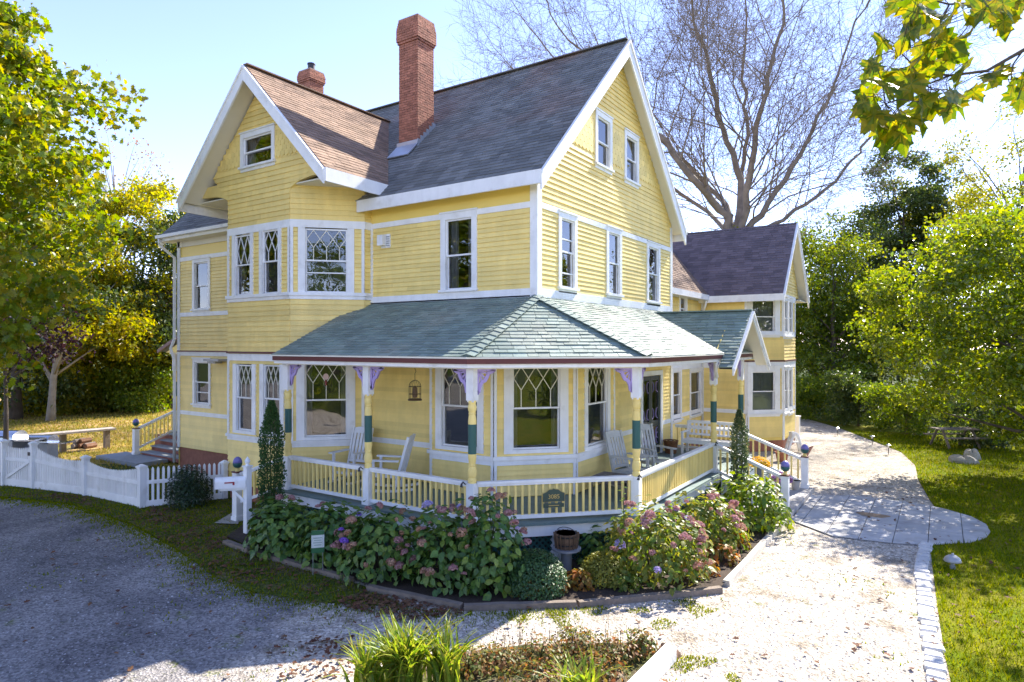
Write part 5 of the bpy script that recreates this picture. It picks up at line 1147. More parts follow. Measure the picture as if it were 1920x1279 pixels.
# ================================================================ yard sign, number plaque
b = onz(596, 1078); SG = empty('yard_sign', b, 'small green and white yard sign on wire legs among hydrangeas', 'sign')
r_ = (RGT*.9+FWD*.25).normalized(); n_ = -FWD; mb = MB(); c = b+Z*.60; mb.obox(c, r_*.11, n_*.004, Z*.20); mb.build('panel', pm('sign_white', (.62, .66, .62), .5), SG)
for z0, z1 in ((.12, .20), (-.20, -.11)):
    mb = MB(); mb.obox(c+Z*(z0+z1)/2+n_*.006, r_*.11, n_*.003, Z*(z1-z0)/2); mb.build('green_band', pm('sign_green', (.03, .13, .05), .5), SG)
mb = MB()
for k in range(4): mb.obox(c+Z*(.065-.042*k)+n_*.006, r_*(.075-.012*(k % 2)), n_*.002, Z*.010)
mb.build('print', pm('sign_print', (.35, .42, .38), .5), SG)
mb = MB()
for s_ in (-1, 1): mb.tube([b+r_*.085*s_, b+r_*.085*s_+Z*.78], .005, 5)
mb.build('wire_leg', GREYM, SG)
def text_mesh(txt, size, mat, parent, origin, right, up, ext=.004, name='lettering'):
    cu = bpy.data.curves.new('t', 'FONT'); cu.body = txt; cu.size = size; cu.align_x = 'CENTER'; cu.align_y = 'CENTER'; cu.extrude = ext
    ob = bpy.data.objects.new('t', cu); COL.objects.link(ob); dg = bpy.context.evaluated_depsgraph_get(); me = bpy.data.meshes.new_from_object(ob.evaluated_get(dg)); bpy.data.objects.remove(ob); me.materials.clear(); me.materials.append(mat)
    nrm = right.cross(up); M = Matrix((right, up, nrm)).transposed().to_4x4(); M.translation = Vector(origin)-rootloc(parent); me.transform(M)
    return link(bpy.data.objects.new(name, me), parent)
ch = Vector((1, 1, 0)).normalized(); cn = Vector((1, -1, 0)).normalized()
tt = hit(1038, 935, PA+cn*.085, cn); PQ = empty('house_number_plaque', tt, 'dark green house number plaque 3085 hung on the porch railing', 'plaque')
GOLD = pm('gold_lettering', (.50, .38, .14), .4, metal=.4); PLG = pm('plaque_green', (.045, .075, .055), .5, .15, 12)
pts = [(-.21, -.10), (.21, -.10), (.21, .05), (.17, .065), (.13, .085), (.09, .12), (.03, .125), (0, .14), (-.03, .125), (-.09, .12), (-.13, .085), (-.17, .065), (-.21, .05)]
zc = tt.z+.05; o3 = Vector((tt.x, tt.y, zc)); mb = MB(); mb.prism([o3+ch*x+Z*z for x, z in pts], cn*.018); mb.build('plate', PLG, PQ)
mb = MB(); mb.prism([o3+ch*x*1.04+Z*(z*1.06)-cn*.004 for x, z in pts], cn*.012); mb.build('plate_rim', GOLD, PQ)
text_mesh('3085', .115, GOLD, PQ, o3+cn*.022-Z*.01, ch, Z)
mb = MB(); mb.obox(o3-Z*.175+cn*.01, ch*.20, cn*.008, Z*.036); mb.build('lower_plate', PLG, PQ)
mb = MB(); mb.obox(o3-Z*.175+cn*.0195, ch*.10, cn*.0015, Z*.006); mb.build('print_line', GOLD, PQ)
mb = MB()
for s_ in (-1, 1): mb.tube([o3+ch*.15*s_-Z*.10+cn*.01, o3+ch*.15*s_-Z*.142+cn*.01], .004, 5)
mb.build('chain', DKMET, PQ)
# ================================================================ porch furniture
def rocker(label, loc, rot, mat, group='rocking chairs on the porch', sc_=1.08):
    o = empty('rocking_chair', (0, 0, 0), label, 'chair', group); k = sc_
    def part(name, fn): mb = MB(); fn(mb); mb.v = [v*k for v in mb.v]; mb.build(name, mat, o)
    def bx(c, hx, hy, hz, tilt=0):
        return lambda mb: mb.obox(c, (hx, 0, 0), (0, hy*math.cos(tilt), hy*math.sin(tilt)), (0, -hz*math.sin(tilt), hz*math.cos(tilt)))
    T = -.26      # the chair faces -Y, its back leans to +Y
    for s_ in (-1, 1):
        part('leg', lambda mb: mb.beam((s_*.27, -.24, .06), (s_*.27, -.24, .66), .05, .05))
        part('back_post', lambda mb: mb.beam((s_*.25, .20, .06), (s_*.25, .50, 1.16), .045, .055))
        part('arm', lambda mb: (mb.beam((s_*.30, -.33, .675), (s_*.29, .30, .665), .10, .03)))
        part('runner', lambda mb: [mb.beam((s_*.27, y0, .035+.16*y0*y0), (s_*.27, y0+.1, .035+.16*(y0+.1)**2), .04, .05) for y0 in np.arange(-.5, .6, .1)])
        part('side_rail', lambda mb: mb.beam((s_*.27, -.24, .36), (s_*.26, .26, .33), .03, .06))
    for i in range(5): part('seat_slat', bx((0, -.24+i*.105, .405-.012*i), .265, .047, .012))
    part('stretcher', lambda mb: mb.beam((-.27, -.24, .24), (.27, -.24, .24), .03, .05))
    for i in range(5):
        x = (i-2)*.092; part('back_slat', lambda mb: mb.beam((x, .285, .44), (x, .465, 1.04), .062, .016, (0, 1, 0)))
    part('lower_back_rail', lambda mb: mb.beam((-.25, .275, .43), (.25, .275, .43), .03, .06))
    def top(mb):
        pts = [(-.25, 1.03), (.25, 1.03), (.25, 1.12)]+[(.25*math.cos(a), 1.12+.055*math.sin(a)) for a in np.linspace(.3, math.pi-.3, 9)]+[(-.25, 1.12)]
        mb.prism([(x, .30+(z-.5)*.31, z) for x, z in pts], (0, .025, .0))
    part('top_rail', top)
    o.location = loc; o.rotation_euler = (0, 0, rot); return o
W2 = pm('white_rocker_paint', (.78, .78, .78), .45, .04)
GW = pm('faded_white_wood', (.50, .50, .46), .7, .15, 8, .2, 40)
p = ony(657, 800, -.95); rocker('white rocking chair facing the rail left of the second porch post', (p.x, -.95, DK), R(12), W2)
p = ony(728, 800, -1.1); rocker('white rocking chair in side view below the birdcage', (p.x, -1.1, DK), R(-62), W2)
rocker('faded rocking chair half hidden behind the right corner post', (1.2, 2.25, DK), R(75), GW); rocker('faded rocking chair facing out before the dark double door', (1.25, 3.7, DK), R(60), GW)
o = empty('slatted_table', (1.25, 1.25, DK), 'low weathered slatted table behind the right corner post', 'table'); GWD = pm('grey_weathered_slats', (.16, .14, .12), .85, .25, 10, .3, 40)
for i in range(8): mb = MB(); mb.box(.8+i*.115, .85, DK+.40, .9+i*.115, 1.65, DK+.425); mb.build('slat', GWD, o)
for sx, sy in ((.84, .9), (1.66, .9), (.84, 1.6), (1.66, 1.6)): mb = MB(); mb.box(sx-.03, sy-.03, DK, sx+.03, sy+.03, DK+.40); mb.build('leg', GWD, o)
mb = MB(); mb.box(.8, .87, DK+.33, 1.7, .9, DK+.40); mb.box(.8, 1.6, DK+.33, 1.7, 1.63, DK+.40); mb.build('apron', GWD, o)
def bench(label, loc, rot, Lh, mat):
    o = empty('garden_bench', (0, 0, 0), label, 'bench')
    def part(name, *a): mb = MB(); mb.beam(*a); mb.build(name, mat, o)
    for s_ in (-1, 1):
        part('leg', (s_*Lh, -.25, 0), (s_*Lh, -.25, .64), .06, .06); part('back_leg', (s_*Lh, .22, 0), (s_*Lh, .32, .95), .06, .06); part('arm', (s_*Lh, -.3, .65), (s_*Lh, .27, .65), .07, .04)
    for i in range(5): part('seat_slat', (-Lh, -.24+i*.11, .43), (Lh, -.24+i*.11, .43), .09, .025)
    part('front_rail', (-Lh, -.25, .37), (Lh, -.25, .37), .03, .09); part('top_rail', (-Lh, .33, .93), (Lh, .33, .93), .04, .09); part('lower_rail', (-Lh, .26, .56), (Lh, .26, .56), .04, .06); part('mid_rail', (-Lh, .295, .73), (Lh, .295, .73), .03, .05)
    n = int(Lh*2/.13)
    for i in range(n): x = -Lh+(i+.5)*2*Lh/n; part('back_slat', (x, .265, .57), (x, .325, .90), .05, .018, (0, 1, 0))
    o.location = loc; o.rotation_euler = (0, 0, rot); return o
bench('white slatted garden bench at the far end of the porch', (1.48, 7.75, DK), 0, .85, W2)
BK = empty('wicker_basket', (.32, 7.35, DK), 'brown wicker basket on the porch floor beside the bench', 'basket')
mb = MB(); n = 9
for k in range(n):
    z = DK+.02+k*.04; r = .15+.055*k/n; mb.tube([(.32+r*math.cos(a), 7.35+r*math.sin(a), z+.012*math.sin(a*9+k*3.14)) for a in np.linspace(0, 6.283, 28)], .021, 5)
mb.build('weave', WICK, BK); mb = MB(); mb.lathe((.32, 7.35, DK), [(.14, 0), (.14, .02), (.19, .36), (.17, .36), (.12, .03)], 16); mb.build('lining', WICK, BK); mb = MB(); mb.tube([(.32+.215*math.cos(a), 7.35+.215*math.sin(a), DK+.385) for a in np.linspace(0, 6.283, 24)], .022, 6); mb.build('rim', WICK, BK)
# birdcage
p = ony(778, 720, -1.4); BC = empty('birdcage', (p.x, p.y, 2.85), 'small wire birdcage hanging from the porch ceiling', 'birdcage'); WIRE = pm('bronze_wire', (.10, .065, .03), .5, .2, metal=.5)
mb = MB(); r = .13
for k in range(16):
    a = k*math.pi/8; mb.tube([(p.x+r*math.cos(a), p.y+r*math.sin(a), z) for z in (2.85, 3.12)]+[(p.x+r*math.cos(a)*math.cos(t), p.y+r*math.sin(a)*math.cos(t), 3.12+.14*math.sin(t)) for t in (.4, .8, 1.2, 1.55)], .0035, 4)
mb.build('bars', WIRE, BC)
mb = MB()
for z in (2.85, 2.96, 3.12): mb.tube([(p.x+r*math.cos(a), p.y+r*math.sin(a), z) for a in np.linspace(0, 6.283, 22)], .006, 5)
mb.build('hoop', WIRE, BC); mb = MB(); mb.lathe((p.x, p.y, 2.82), [(.15, 0), (.15, .03), (.13, .04)], 16); mb.build('tray', WIRE, BC)
mb = MB(); mb.lathe((p.x, p.y, 2.88), [(.04, 0), (.055, .05), (.05, .2), (.02, .25)], 10); mb.build('feeder', OAKW, BC); mb = MB(); mb.tube([(p.x, p.y, 3.26), (p.x, p.y, 3.40), (p.x+.03, p.y, 3.45), (p.x, p.y, 3.5), (p.x, p.y, 3.63)], .006, 6); mb.build('hook', WIRE, BC)
p = ony(611, 710, -1.75); SO = empty('glass_ornament', (p.x, p.y, 3.1), 'round pink glass ornament hanging before the bay window', 'ornament')
mb = MB(); mb.tube([(p.x, p.y, 3.63), (p.x, p.y, 3.36)], .004, 5); mb.build('cord', WIRE, SO); mb = MB(); d = FWD
mb.prism([Vector((p.x, p.y, 3.28))+RGT*.065*math.cos(a)+Z*.075*math.sin(a) for a in np.linspace(0, 6.0, 18)], FWD*.012); mb.build('disc', pm('pink_glass', (.55, .38, .33), .2), SO)
mb = MB(); mb.lathe((p.x, p.y, 3.07), [(.004, 0), (.03, .03), (.022, .07), (.035, .10), (.01, .13)], 10); mb.build('drop', pm('red_glass', (.22, .04, .03), .15, spec=.7), SO)
# ================================================================ planters and pots
p = onz(1062, 1072); p = Vector((p.x, p.y, G+.05)); BP = empty('barrel_planter', p, 'half barrel planter on a round metal stand before the lattice', 'planter')
mb = MB(); mb.lathe(p, [(.10, .0), (.10, .34), (.27, .36), (.27, .39), (.05, .39)], 18); mb.build('stand', GREYM, BP, smooth=False)
ba = MB(); ba.lathe(p, [(.17, .39), (.195, .5), (.205, .66), (.20, .66), (.185, .60)], 18); bar_ = ba.build('barrel', OAKW, BP)
for z in (.45, .60): mb = MB(); mb.lathe(p, [(.186+(z-.45)*.12, z), (.192+(z-.45)*.12, z+.03)], 18); mb.build('hoop', DKMET, bar_)
for k in range(16):
    a = k*math.pi/8; mb = MB(); e = Vector((math.cos(a), math.sin(a), 0)); mb.beam(p+e*.183+Z*.40, p+e*.213+Z*.665, .058, .010, e.cross(Z)); mb.build('stave', OAKW, bar_)
mb = MB(); mb.tube([p+Vector((.2*math.cos(a), 0, .66+.10*math.sin(a))) for a in np.linspace(0, math.pi, 9)], .006, 5); mb.build('handle', DKMET, BP)
MUMY = leafmat('yellow_petals', [(.62, .38, .01), (.70, .46, .02), (.55, .30, .01)], .3, .6); MUMP = leafmat('purple_petals', [(.22, .09, .26), (.32, .16, .36), (.4, .24, .42)], .3, .6)
def pot(name, label, p, r, h, potm, petals=None, fr=.2, leaf=HYDB):
    p = Vector(p); o = empty(name, p, label, 'flower pot'); mb = MB(); mb.lathe(p, [(r*.72, 0), (r*.78, .02), (r, h*.9), (r*1.1, h*.9), (r*1.1, h), (r*.9, h), (r*.85, h*.85)], 16); mb.build('pot', potm, o)
    if petals:
        n = 420; q, d = shell_points(n, (fr, fr, fr*.8), .85, .0); nr, t, bi = out_frames(d, .3, .5)
        tag(link(bpy.data.objects.new('blossom', leaves_mesh('blossom', q+np.array([0, 0, h]), .042, np.array([[0, 0], [.5, .3], [.5, .7], [0, 1], [-.5, .7], [-.5, .3]]), [petals], nr, t, bi, .3)), o), kind='stuff')
        q, d = shell_points(220, (fr*.92, fr*.92, fr*.5), .6, -.1); nr, t, bi = out_frames(d, .3, .5); tag(link(bpy.data.objects.new('foliage', oval_leaves('foliage', q+np.array([0, 0, h*.95]), .05, [leaf], nr, t, bi)), o), kind='stuff')
    return o
BLUP = pm('blue_grey_pot', (.10, .12, .17), .4, .1); TERR = pm('terracotta', (.34, .12, .06), .8, .15, 6)
pot('mum_pot', 'yellow chrysanthemums in a tall dark pot on the porch steps', (3.12, 6.45, .35), .13, .42, BLUP, MUMY, .27)
pot('mum_pot', 'purple chrysanthemums in a pot beside the front newel post', (3.72, 6.3, 0), .15, .46, BLUP, MUMP, .25)
pot('stone_urn', 'small empty grey urn at the foot of the far newel', (3.86, 7.45, 0), .12, .26, STONE); pot('stone_pot', 'squat grey stone pot on the stair landing', (3.6, 6.9, 0), .15, .22, STONE, None)
pot('terracotta_pot', 'terracotta pot standing against the rear wing foundation', (2.5, 12.6, G), .22, .34, TERR)
# ================================================================ lawn things
def path_light(label, p):
    o = empty('path_light', p, label, 'garden light', 'solar lights along the far drive edge'); mb = MB(); mb.tube([p, p+Z*.28], .012, 6); mb.build('stake', DKMET, o); mb = MB(); mb.lathe(p+Z*.26, [(.04, 0), (.05, .08), (.09, .085), (.085, .10), (.02, .13)], 12); mb.build('lamp_head', SILV, o)
path_light('farthest little stake light on the lawn by the drive', onz(1570, 817)); path_light('middle stake light on the lawn by the drive bend', onz(1636, 834)); path_light('nearest of the small stake lights beside the far drive', onz(1666, 852))
p = onz(1786, 1066); o = empty('mushroom_lamp', p, 'squat domed garden lamp in the grass beside the patio', 'garden light'); mb = MB(); mb.lathe(p, [(.05, 0), (.05, .05), (.03, .06), (.03, .10), (.045, .10), (.045, .13)], 12); mb.build('stem', GREYM, o); mb = MB(); mb.lathe(p+Z*.13, [(.14, 0), (.145, .015), (.12, .07), (.07, .11), (.02, .125), (.02, .15), (0, .155)], 18); mb.build('dome', GREYM, o, smooth=True)
p = onz(1494, 822); o = empty('white_post', p, 'short white square post at the corner of the rear wing', 'post'); mb = MB(); mb.box(p.x-.12, p.y-.12, G, p.x+.12, p.y+.12, G+.95); mb.box(p.x-.15, p.y-.15, G+.95, p.x+.15, p.y+.15, G+1.0); mb.build('shaft', WHT, o)
p = onz(1488, 848); o = empty('white_garden_seat', p, 'white curved garden seat beside the brick foundation', 'seat'); r_ = RGT
for s_ in (-.12, .12):
    mb = MB(); pts = [p+FWD*s_+r_*(-.28+.56*f)+Z*(.02+.78*math.sin(min(1, f*1.5)*math.pi/2)*(1 if f < .45 else max(0, 1-((f-.45)/.55)**2))) for f in np.linspace(0, 1, 14)]; mb.tube(pts, .055, 8); mb.build('side_hoop', WHT, o, smooth=True)
mb = MB(); mb.obox(p+Z*.40, r_*.2, FWD*.14, Z*.02); mb.obox(p+Z*.62-r_*.1, r_*.02, FWD*.14, Z*.16); mb.build('seat_panel', WHT, o)
p = onz(1502, 872); o = empty('leaf_stake', p, 'rusty leaf shaped garden stake behind the far newel', 'ornament'); RUST = pm('rusty_red', (.20, .06, .05), .7, .3, 20)
mb = MB(); mb.tube([p, p+Z*.25+r_*.05], .008, 5); mb.build('rod', RUST, o)
for k in range(6):
    mb = MB(); b_ = p+Z*(.2+.07*k)+r_*(.04+.04*k); mb.prism([b_, b_+r_*.16+Z*.05, b_+r_*.20+Z*.11, b_+r_*.05+Z*.07], FWD*.006); mb.build('vane', RUST, o)
p = onz(1790, 838); PT = empty('picnic_table', p, 'dark picnic table in shade under the right hand tree', 'table')
for nm, z, yo, wd in (('table_top', .74, 0, .72), ('bench_seat', .44, .65, .25), ('bench_seat', .44, -.65, .25)):
    for k in range(3 if wd > .5 else 1): mb = MB(); q = p+FWD*(yo+(k-1)*.25*(wd > .5))+Z*z; mb.obox(q, RGT*.8, FWD*.115, Z*.02); mb.build(nm, TIMB, PT)
for s_ in (-.6, .6):
    for t_ in (-1, 1): mb = MB(); mb.beam(p+RGT*s_+FWD*t_*.6, p+RGT*s_+FWD*t_*.15+Z*.72, .08, .05); mb.build('leg', TIMB, PT)
# ---- back yard left
b0, b1 = onz(118, 850), onz(200, 841); BN = empty('plank_bench', b0, 'long weathered plank bench on the sunny back lawn', 'bench'); dd = (b1-b0).normalized(); PLK = pm('silvered_plank', (.42, .36, .30), .85, .2, 6, .3, 30)
e0, e1 = b0-dd*1.2, b1+dd*.25; nn = Vector((-dd.y, dd.x, 0))
for k in (-1, 1): mb = MB(); mb.beam(e0+nn*.15*k+Z*.78, e1+nn*.15*k+Z*.78, .27, .07); mb.build('plank', PLK, BN)
for q in (b0, b1, b0-dd*1.0):
    mb = MB(); mb.box(q.x-.09, q.y-.09, G, q.x+.09, q.y+.09, q.z+.75); mb.build('leg', TIMB, BN)
p = onz(150, 842); LG = empty('log_pile', p, 'few split logs lying under the plank bench', 'logs')
for k in range(6):
    mb = MB(); a = p+RGT*(.17*(k % 4)-.3)+Z*(.1+.17*(k//4))+FWD*.1*(k % 3); mb.tube([a, a+FWD*.45+RGT*.12], .10, 8); mb.build('log', WICK if k % 2 else TIMB, LG)
def grill(label, p, s, f):
    o = empty('gas_grill', p, label, 'grill'); r_ = RGT; mb = MB(); mb.obox(p+Z*.45*s, r_*.4*s, FWD*.25*s, Z*.40*s); mb.build('cabinet', GREYM, o)
    sec = [(.28*math.cos(a), .22*math.sin(a)) for a in np.linspace(0, math.pi, 11)]; mb = MB(); mb.prism([p+Z*(.88*s+z*s)+FWD*x*s-r_*.42*s for x, z in sec], r_*.84*s); mb.build('lid', SILV, o, smooth=False)
    mb = MB(); mb.obox(p+Z*.86*s+r_*.68*s, r_*.26*s, FWD*.22*s, Z*.02*s); mb.build('side_shelf', SILV, o); mb = MB(); mb.obox(p+Z*.86*s-r_*.62*s, r_*.2*s, FWD*.22*s, Z*.02*s); mb.build('side_shelf', SILV, o)
    mb = MB(); mb.tube([p+Z*.97*s-FWD*.32*s-r_*.3*s, p+Z*.97*s-FWD*.32*s+r_*.3*s], .018*s, 6); mb.build('handle', DKMET, o)
q = ground_at(75, 21.5); grill('silver gas grill with side shelf behind the picket gate', q, 1.05, 0); q = ground_at(8, 21.0); grill('bright steel grill with domed lid at the left edge', q, 1.25, 0)
# ================================================================ trees
LOBED = np.array([[0, 0], [.10, .12], [.36, .10], [.26, .30], [.48, .48], [.24, .55], [.26, .80], [.08, .78], [0, 1.0], [-.08, .78], [-.26, .80], [-.24, .55], [-.48, .48], [-.26, .30], [-.36, .10], [-.10, .12]])
LEAF4 = np.array([[0, 0], [.36, .5], [0, 1], [-.36, .5]])
LEAF5 = np.array([[0, 0], [.30, .28], [.26, .62], [0, 1], [-.26, .62], [-.30, .28]])
def crown_pts(n, rad, clumps, cr, hollow=.35, seed=0):
    rng = np.random.default_rng(seed); rad = np.array(rad)
    d = rng.normal(size=(clumps, 3)); d /= np.linalg.norm(d, axis=1)[:, None]; r = hollow+(1-hollow)*rng.random(clumps)**.6; cc = d*r[:, None]*rad
    cc[:, 2] += np.abs(rng.normal(size=clumps))*.0
    k = rng.integers(0, clumps, n); s = cr*(.55+.8*rng.random(clumps)); p = rng.normal(size=(n, 3))*np.array([1, 1, .55]); ln = np.linalg.norm(p, axis=1)[:, None]; p = p/ln*np.minimum(ln, 1.9)*.62
    return cc[k]+p*s[k][:, None], cc, d[k]
def tree(name, label, base, zc, rad, n, lsize, mat, bark=BARK, tr=.2, clumps=60, cr=.9, tpl=LEAF5, seed=1, hollow=.35, up=.35, group=None, limbs=16, lean=(0, 0), fold=.25, sz_=0):
    b = Vector(base); o = empty(name, b, label, 'tree', group); rng = np.random.default_rng(seed)
    p, cc, d = crown_pts(n, rad, clumps, cr, hollow, seed); off_ = np.array([lean[0], lean[1], zc-b.z]); p = p+off_; p = p[p[:, 2] > .15]
    m = len(p); nr = RNG.normal(size=(m, 3))*.75+np.array([0, 0, up])+.25*(p-off_)/np.array(rad); nr /= np.linalg.norm(nr, axis=1)[:, None]
    t = RNG.normal(size=(m, 3))+np.array([0, 0, -.6]); t -= nr*(t*nr).sum(1)[:, None]; t /= np.linalg.norm(t, axis=1)[:, None]
    me = leaves_mesh('crown', p, lsize*(.45+1.0*RNG.random(m)), tpl, [mat], nr, t, np.cross(nr, t), fold, .25); link(bpy.data.objects.new('crown', me), o)
    mb = MB(); top = Vector((lean[0]*.8, lean[1]*.8, (zc-b.z)+rad[2]*.35)); pts = []; k = 7
    for i in range(k+1):
        f = i/k; pts.append(Vector((top.x*f**1.3+rng.normal()*.05*f*tr*6, top.y*f**1.3+rng.normal()*.05*f*tr*6, -.1+(top.z+.1)*f)))
    mb.tube(pts, [tr*(1.25 if i == 0 else 1-.82*i/k) for i in range(k+1)], 8)
    tro = link(bpy.data.objects.new('trunk', mb.mesh('trunk', [bark], smooth=True)), o)
    ml = MB(); order = rng.permutation(len(cc))[:limbs]
    for i in order:
        e = Vector(cc[i]+off_); f = min(.92, max(.25, (e.z-.35*rad[2])/max(.1, top.z)*.8)); j = f*k; a = pts[int(j)].lerp(pts[min(k, int(j)+1)], j-int(j)); mid = a.lerp(e, .5)+Vector((0, 0, .12*(e-a).length*rng.normal()*.5+.1)); r0 = tr*.42*(1-f*.5)
        ml.tube([a, a.lerp(mid, .55)+Vector(rng.normal(size=3)*.06), mid, mid.lerp(e, .6)+Vector(rng.normal(size=3)*.08), e], [r0, r0*.75, r0*.5, r0*.32, r0*.12], 6)
    if ml.v: link(bpy.data.objects.new('limbs', ml.mesh('limbs', [bark], smooth=True)), o)
    return o
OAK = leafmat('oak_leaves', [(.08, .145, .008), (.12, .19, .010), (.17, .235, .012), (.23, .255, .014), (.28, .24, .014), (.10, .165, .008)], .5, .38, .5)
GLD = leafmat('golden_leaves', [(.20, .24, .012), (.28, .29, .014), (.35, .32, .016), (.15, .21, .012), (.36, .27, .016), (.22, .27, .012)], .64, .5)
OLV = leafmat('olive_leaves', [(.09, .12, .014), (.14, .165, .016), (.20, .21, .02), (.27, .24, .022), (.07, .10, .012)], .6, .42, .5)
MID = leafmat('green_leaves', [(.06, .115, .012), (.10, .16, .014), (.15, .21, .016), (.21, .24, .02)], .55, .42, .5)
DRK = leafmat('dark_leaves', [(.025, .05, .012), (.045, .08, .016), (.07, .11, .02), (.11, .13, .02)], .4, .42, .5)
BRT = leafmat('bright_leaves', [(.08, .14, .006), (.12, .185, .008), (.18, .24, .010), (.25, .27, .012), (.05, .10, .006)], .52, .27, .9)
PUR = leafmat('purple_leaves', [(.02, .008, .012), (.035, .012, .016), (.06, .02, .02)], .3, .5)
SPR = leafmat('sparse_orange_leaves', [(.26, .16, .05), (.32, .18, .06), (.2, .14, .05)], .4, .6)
ga = ground_at
tree('oak_tree', 'big leafy oak reaching in from the upper left corner', ga(-225, 14.2), 8.4, (4.2, 4.2, 5.4), 52000, .17, OAK, BIRCH, .3, 230, .78, LOBED, 5, .3, limbs=70, fold=.12)
tree('purple_plum_tree', 'dark purple leaved tree low at the left edge', ga(10, 20), 4.4, (2.0, 1.8, .8), 1900, .13, PUR, BARK, .1, 18, .7, LEAF5, 6)
tree('birch_tree', 'pale stemmed birch with golden leaves left of the house', ga(95, 35.1), 6.59, (4.42, 3.90, 4.68), 16720, 0.202, GLD, BIRCH, .22, 50, 1.0, LEAF4, 7, lean=(1.0, .6))
tree('birch_tree', 'tall golden tree just left of the downspout corner', ga(250, 42.9), 8.15, (5.59, 5.20, 6.76), 27170, 0.215, GLD, BIRCH, .22, 70, 1.1, LEAF4, 8)
tree('birch_tree', 'thin nearly leafless birch top above the golden tree', ga(212, 46.8), 15.04, (4.42, 4.42, 5.46), 990, 0.156, SPR, BIRCH, .2, 50, .9, LEAF5, 9, limbs=46)
gl = 'trees of the left hand wood'
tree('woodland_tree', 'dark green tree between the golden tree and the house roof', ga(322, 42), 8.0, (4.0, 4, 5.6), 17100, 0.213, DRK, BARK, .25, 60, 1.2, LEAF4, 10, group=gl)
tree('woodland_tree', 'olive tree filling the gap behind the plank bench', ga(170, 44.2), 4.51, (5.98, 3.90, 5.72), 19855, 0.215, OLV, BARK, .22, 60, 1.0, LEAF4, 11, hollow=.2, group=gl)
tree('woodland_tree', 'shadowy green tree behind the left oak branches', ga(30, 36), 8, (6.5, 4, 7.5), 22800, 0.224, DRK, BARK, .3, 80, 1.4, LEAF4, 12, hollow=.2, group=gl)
tree('woodland_tree', 'mixed yellow green tree behind the side porch post', ga(300, 44.2), 3.73, (4.16, 3.25, 5.07), 16720, 0.202, OLV, BARK, .2, 46, .9, LEAF4, 13, hollow=.2, group=gl)
tree('woodland_tree', 'far yellow tree low behind the steel grills', ga(40, 39.0), 3.47, (5.20, 3.25, 4.81), 16720, 0.202, GLD, BARK, .2, 46, 1.0, LEAF4, 14, hollow=.2, group=gl)
tree('woodland_tree', 'low dark bush mass at the lawn end left of the side steps', ga(235, 41.6), 0.87, (5.46, 2.60, 2.47), 13585, 0.188, MID, BARK, .12, 36, .8, LEAF4, 15, hollow=.1, group=gl)
tree('woodland_tree', 'low dark thicket at the lawn edge behind the logs', ga(110, 41.0), 0.74, (4.94, 2.60, 2.34), 11495, 0.188, OLV, BARK, .12, 36, .8, LEAF4, 16, hollow=.1, group=gl)
# right side
tree('lime_tree', 'bright green leafy tree overhanging the lawn at right', (9.9, 13.2, G), 4.8, (4.9, 4.0, 3.7), 52000, .135, BRT, BARK, .2, 260, .58, LEAF4, 21, hollow=.45, up=.6)
gr_ = 'trees of the right hand wood'
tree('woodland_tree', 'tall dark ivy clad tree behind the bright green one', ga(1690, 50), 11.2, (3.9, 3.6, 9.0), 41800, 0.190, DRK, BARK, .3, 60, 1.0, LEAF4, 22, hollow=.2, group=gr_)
tree('woodland_tree', 'olive topped tree above the dark ivy clad one', ga(1760, 52), 13.4, (5.2, 5, 5.6), 22230, 0.179, OLV, BARK, .25, 60, 1.1, LEAF4, 23, group=gr_)
tree('woodland_tree', 'tall thin leaved tree at the right edge of the sky', ga(1915, 38), 12.0, (4.2, 4, 7.0), 12350, 0.157, OLV, BARK, .22, 70, .9, LEAF4, 24, limbs=30, group=gr_)
tree('woodland_tree', 'sunny green tree right behind the rear wing gable', ga(1560, 42), 6.0, (3.9, 3.2, 5.0), 17100, 0.168, BRT, BARK, .25, 60, 1.0, LEAF4, 25, hollow=.25, group=gr_)
tree('woodland_tree', 'dark slender tree between the wing and the ivy clad tree', ga(1625, 46), 6.4, (3.1, 2.5, 6.4), 13300, 0.179, DRK, BARK, .25, 50, .9, LEAF4, 26, hollow=.2, group=gr_)
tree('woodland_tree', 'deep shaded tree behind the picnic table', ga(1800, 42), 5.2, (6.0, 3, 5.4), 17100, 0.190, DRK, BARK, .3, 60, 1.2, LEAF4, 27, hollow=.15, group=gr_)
tree('woodland_tree', 'deep green tree closing the view at the right edge', ga(1930, 38), 4.8, (5.0, 3, 5.2), 15200, 0.179, MID, BARK, .3, 60, 1.1, LEAF4, 28, hollow=.15, group=gr_)
tree('woodland_tree', 'leafy tree seen over the wing roof below the bare limbs', ga(1330, 44), 8.4, (5.2, 4, 3.4), 16150, 0.190, OLV, BARK, .3, 60, 1.1, LEAF4, 29, hollow=.2, group=gr_)
tree('woodland_tree', 'pale green tree behind the wing gable peak', ga(1490, 48), 9.0, (5.4, 4, 5.0), 12350, 0.190, MID, BARK, .3, 60, 1.1, LEAF4, 30, hollow=.3, group=gr_)
tree('woodland_tree', 'dense green tree filling the gap beside the wing gable', ga(1530, 44), 5.2, (4.0, 3, 5.6), 15000, .18, MID, BARK, .25, 70, 1.1, LEAF4, 51, hollow=.15, group=gr_)
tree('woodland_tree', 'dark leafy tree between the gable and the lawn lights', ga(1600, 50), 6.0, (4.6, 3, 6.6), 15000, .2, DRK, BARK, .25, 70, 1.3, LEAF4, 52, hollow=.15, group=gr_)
gs = 'shrubs at the edge of the right hand lawn'
tree('woodland_shrub', 'light green shrub where the far drive meets the wood', ga(1528, 36), 1.2, (2.2, 1.6, 1.7), 7980, 0.123, MID, BARK, .06, 30, .6, LEAF4, 31, hollow=.1, group=gs)
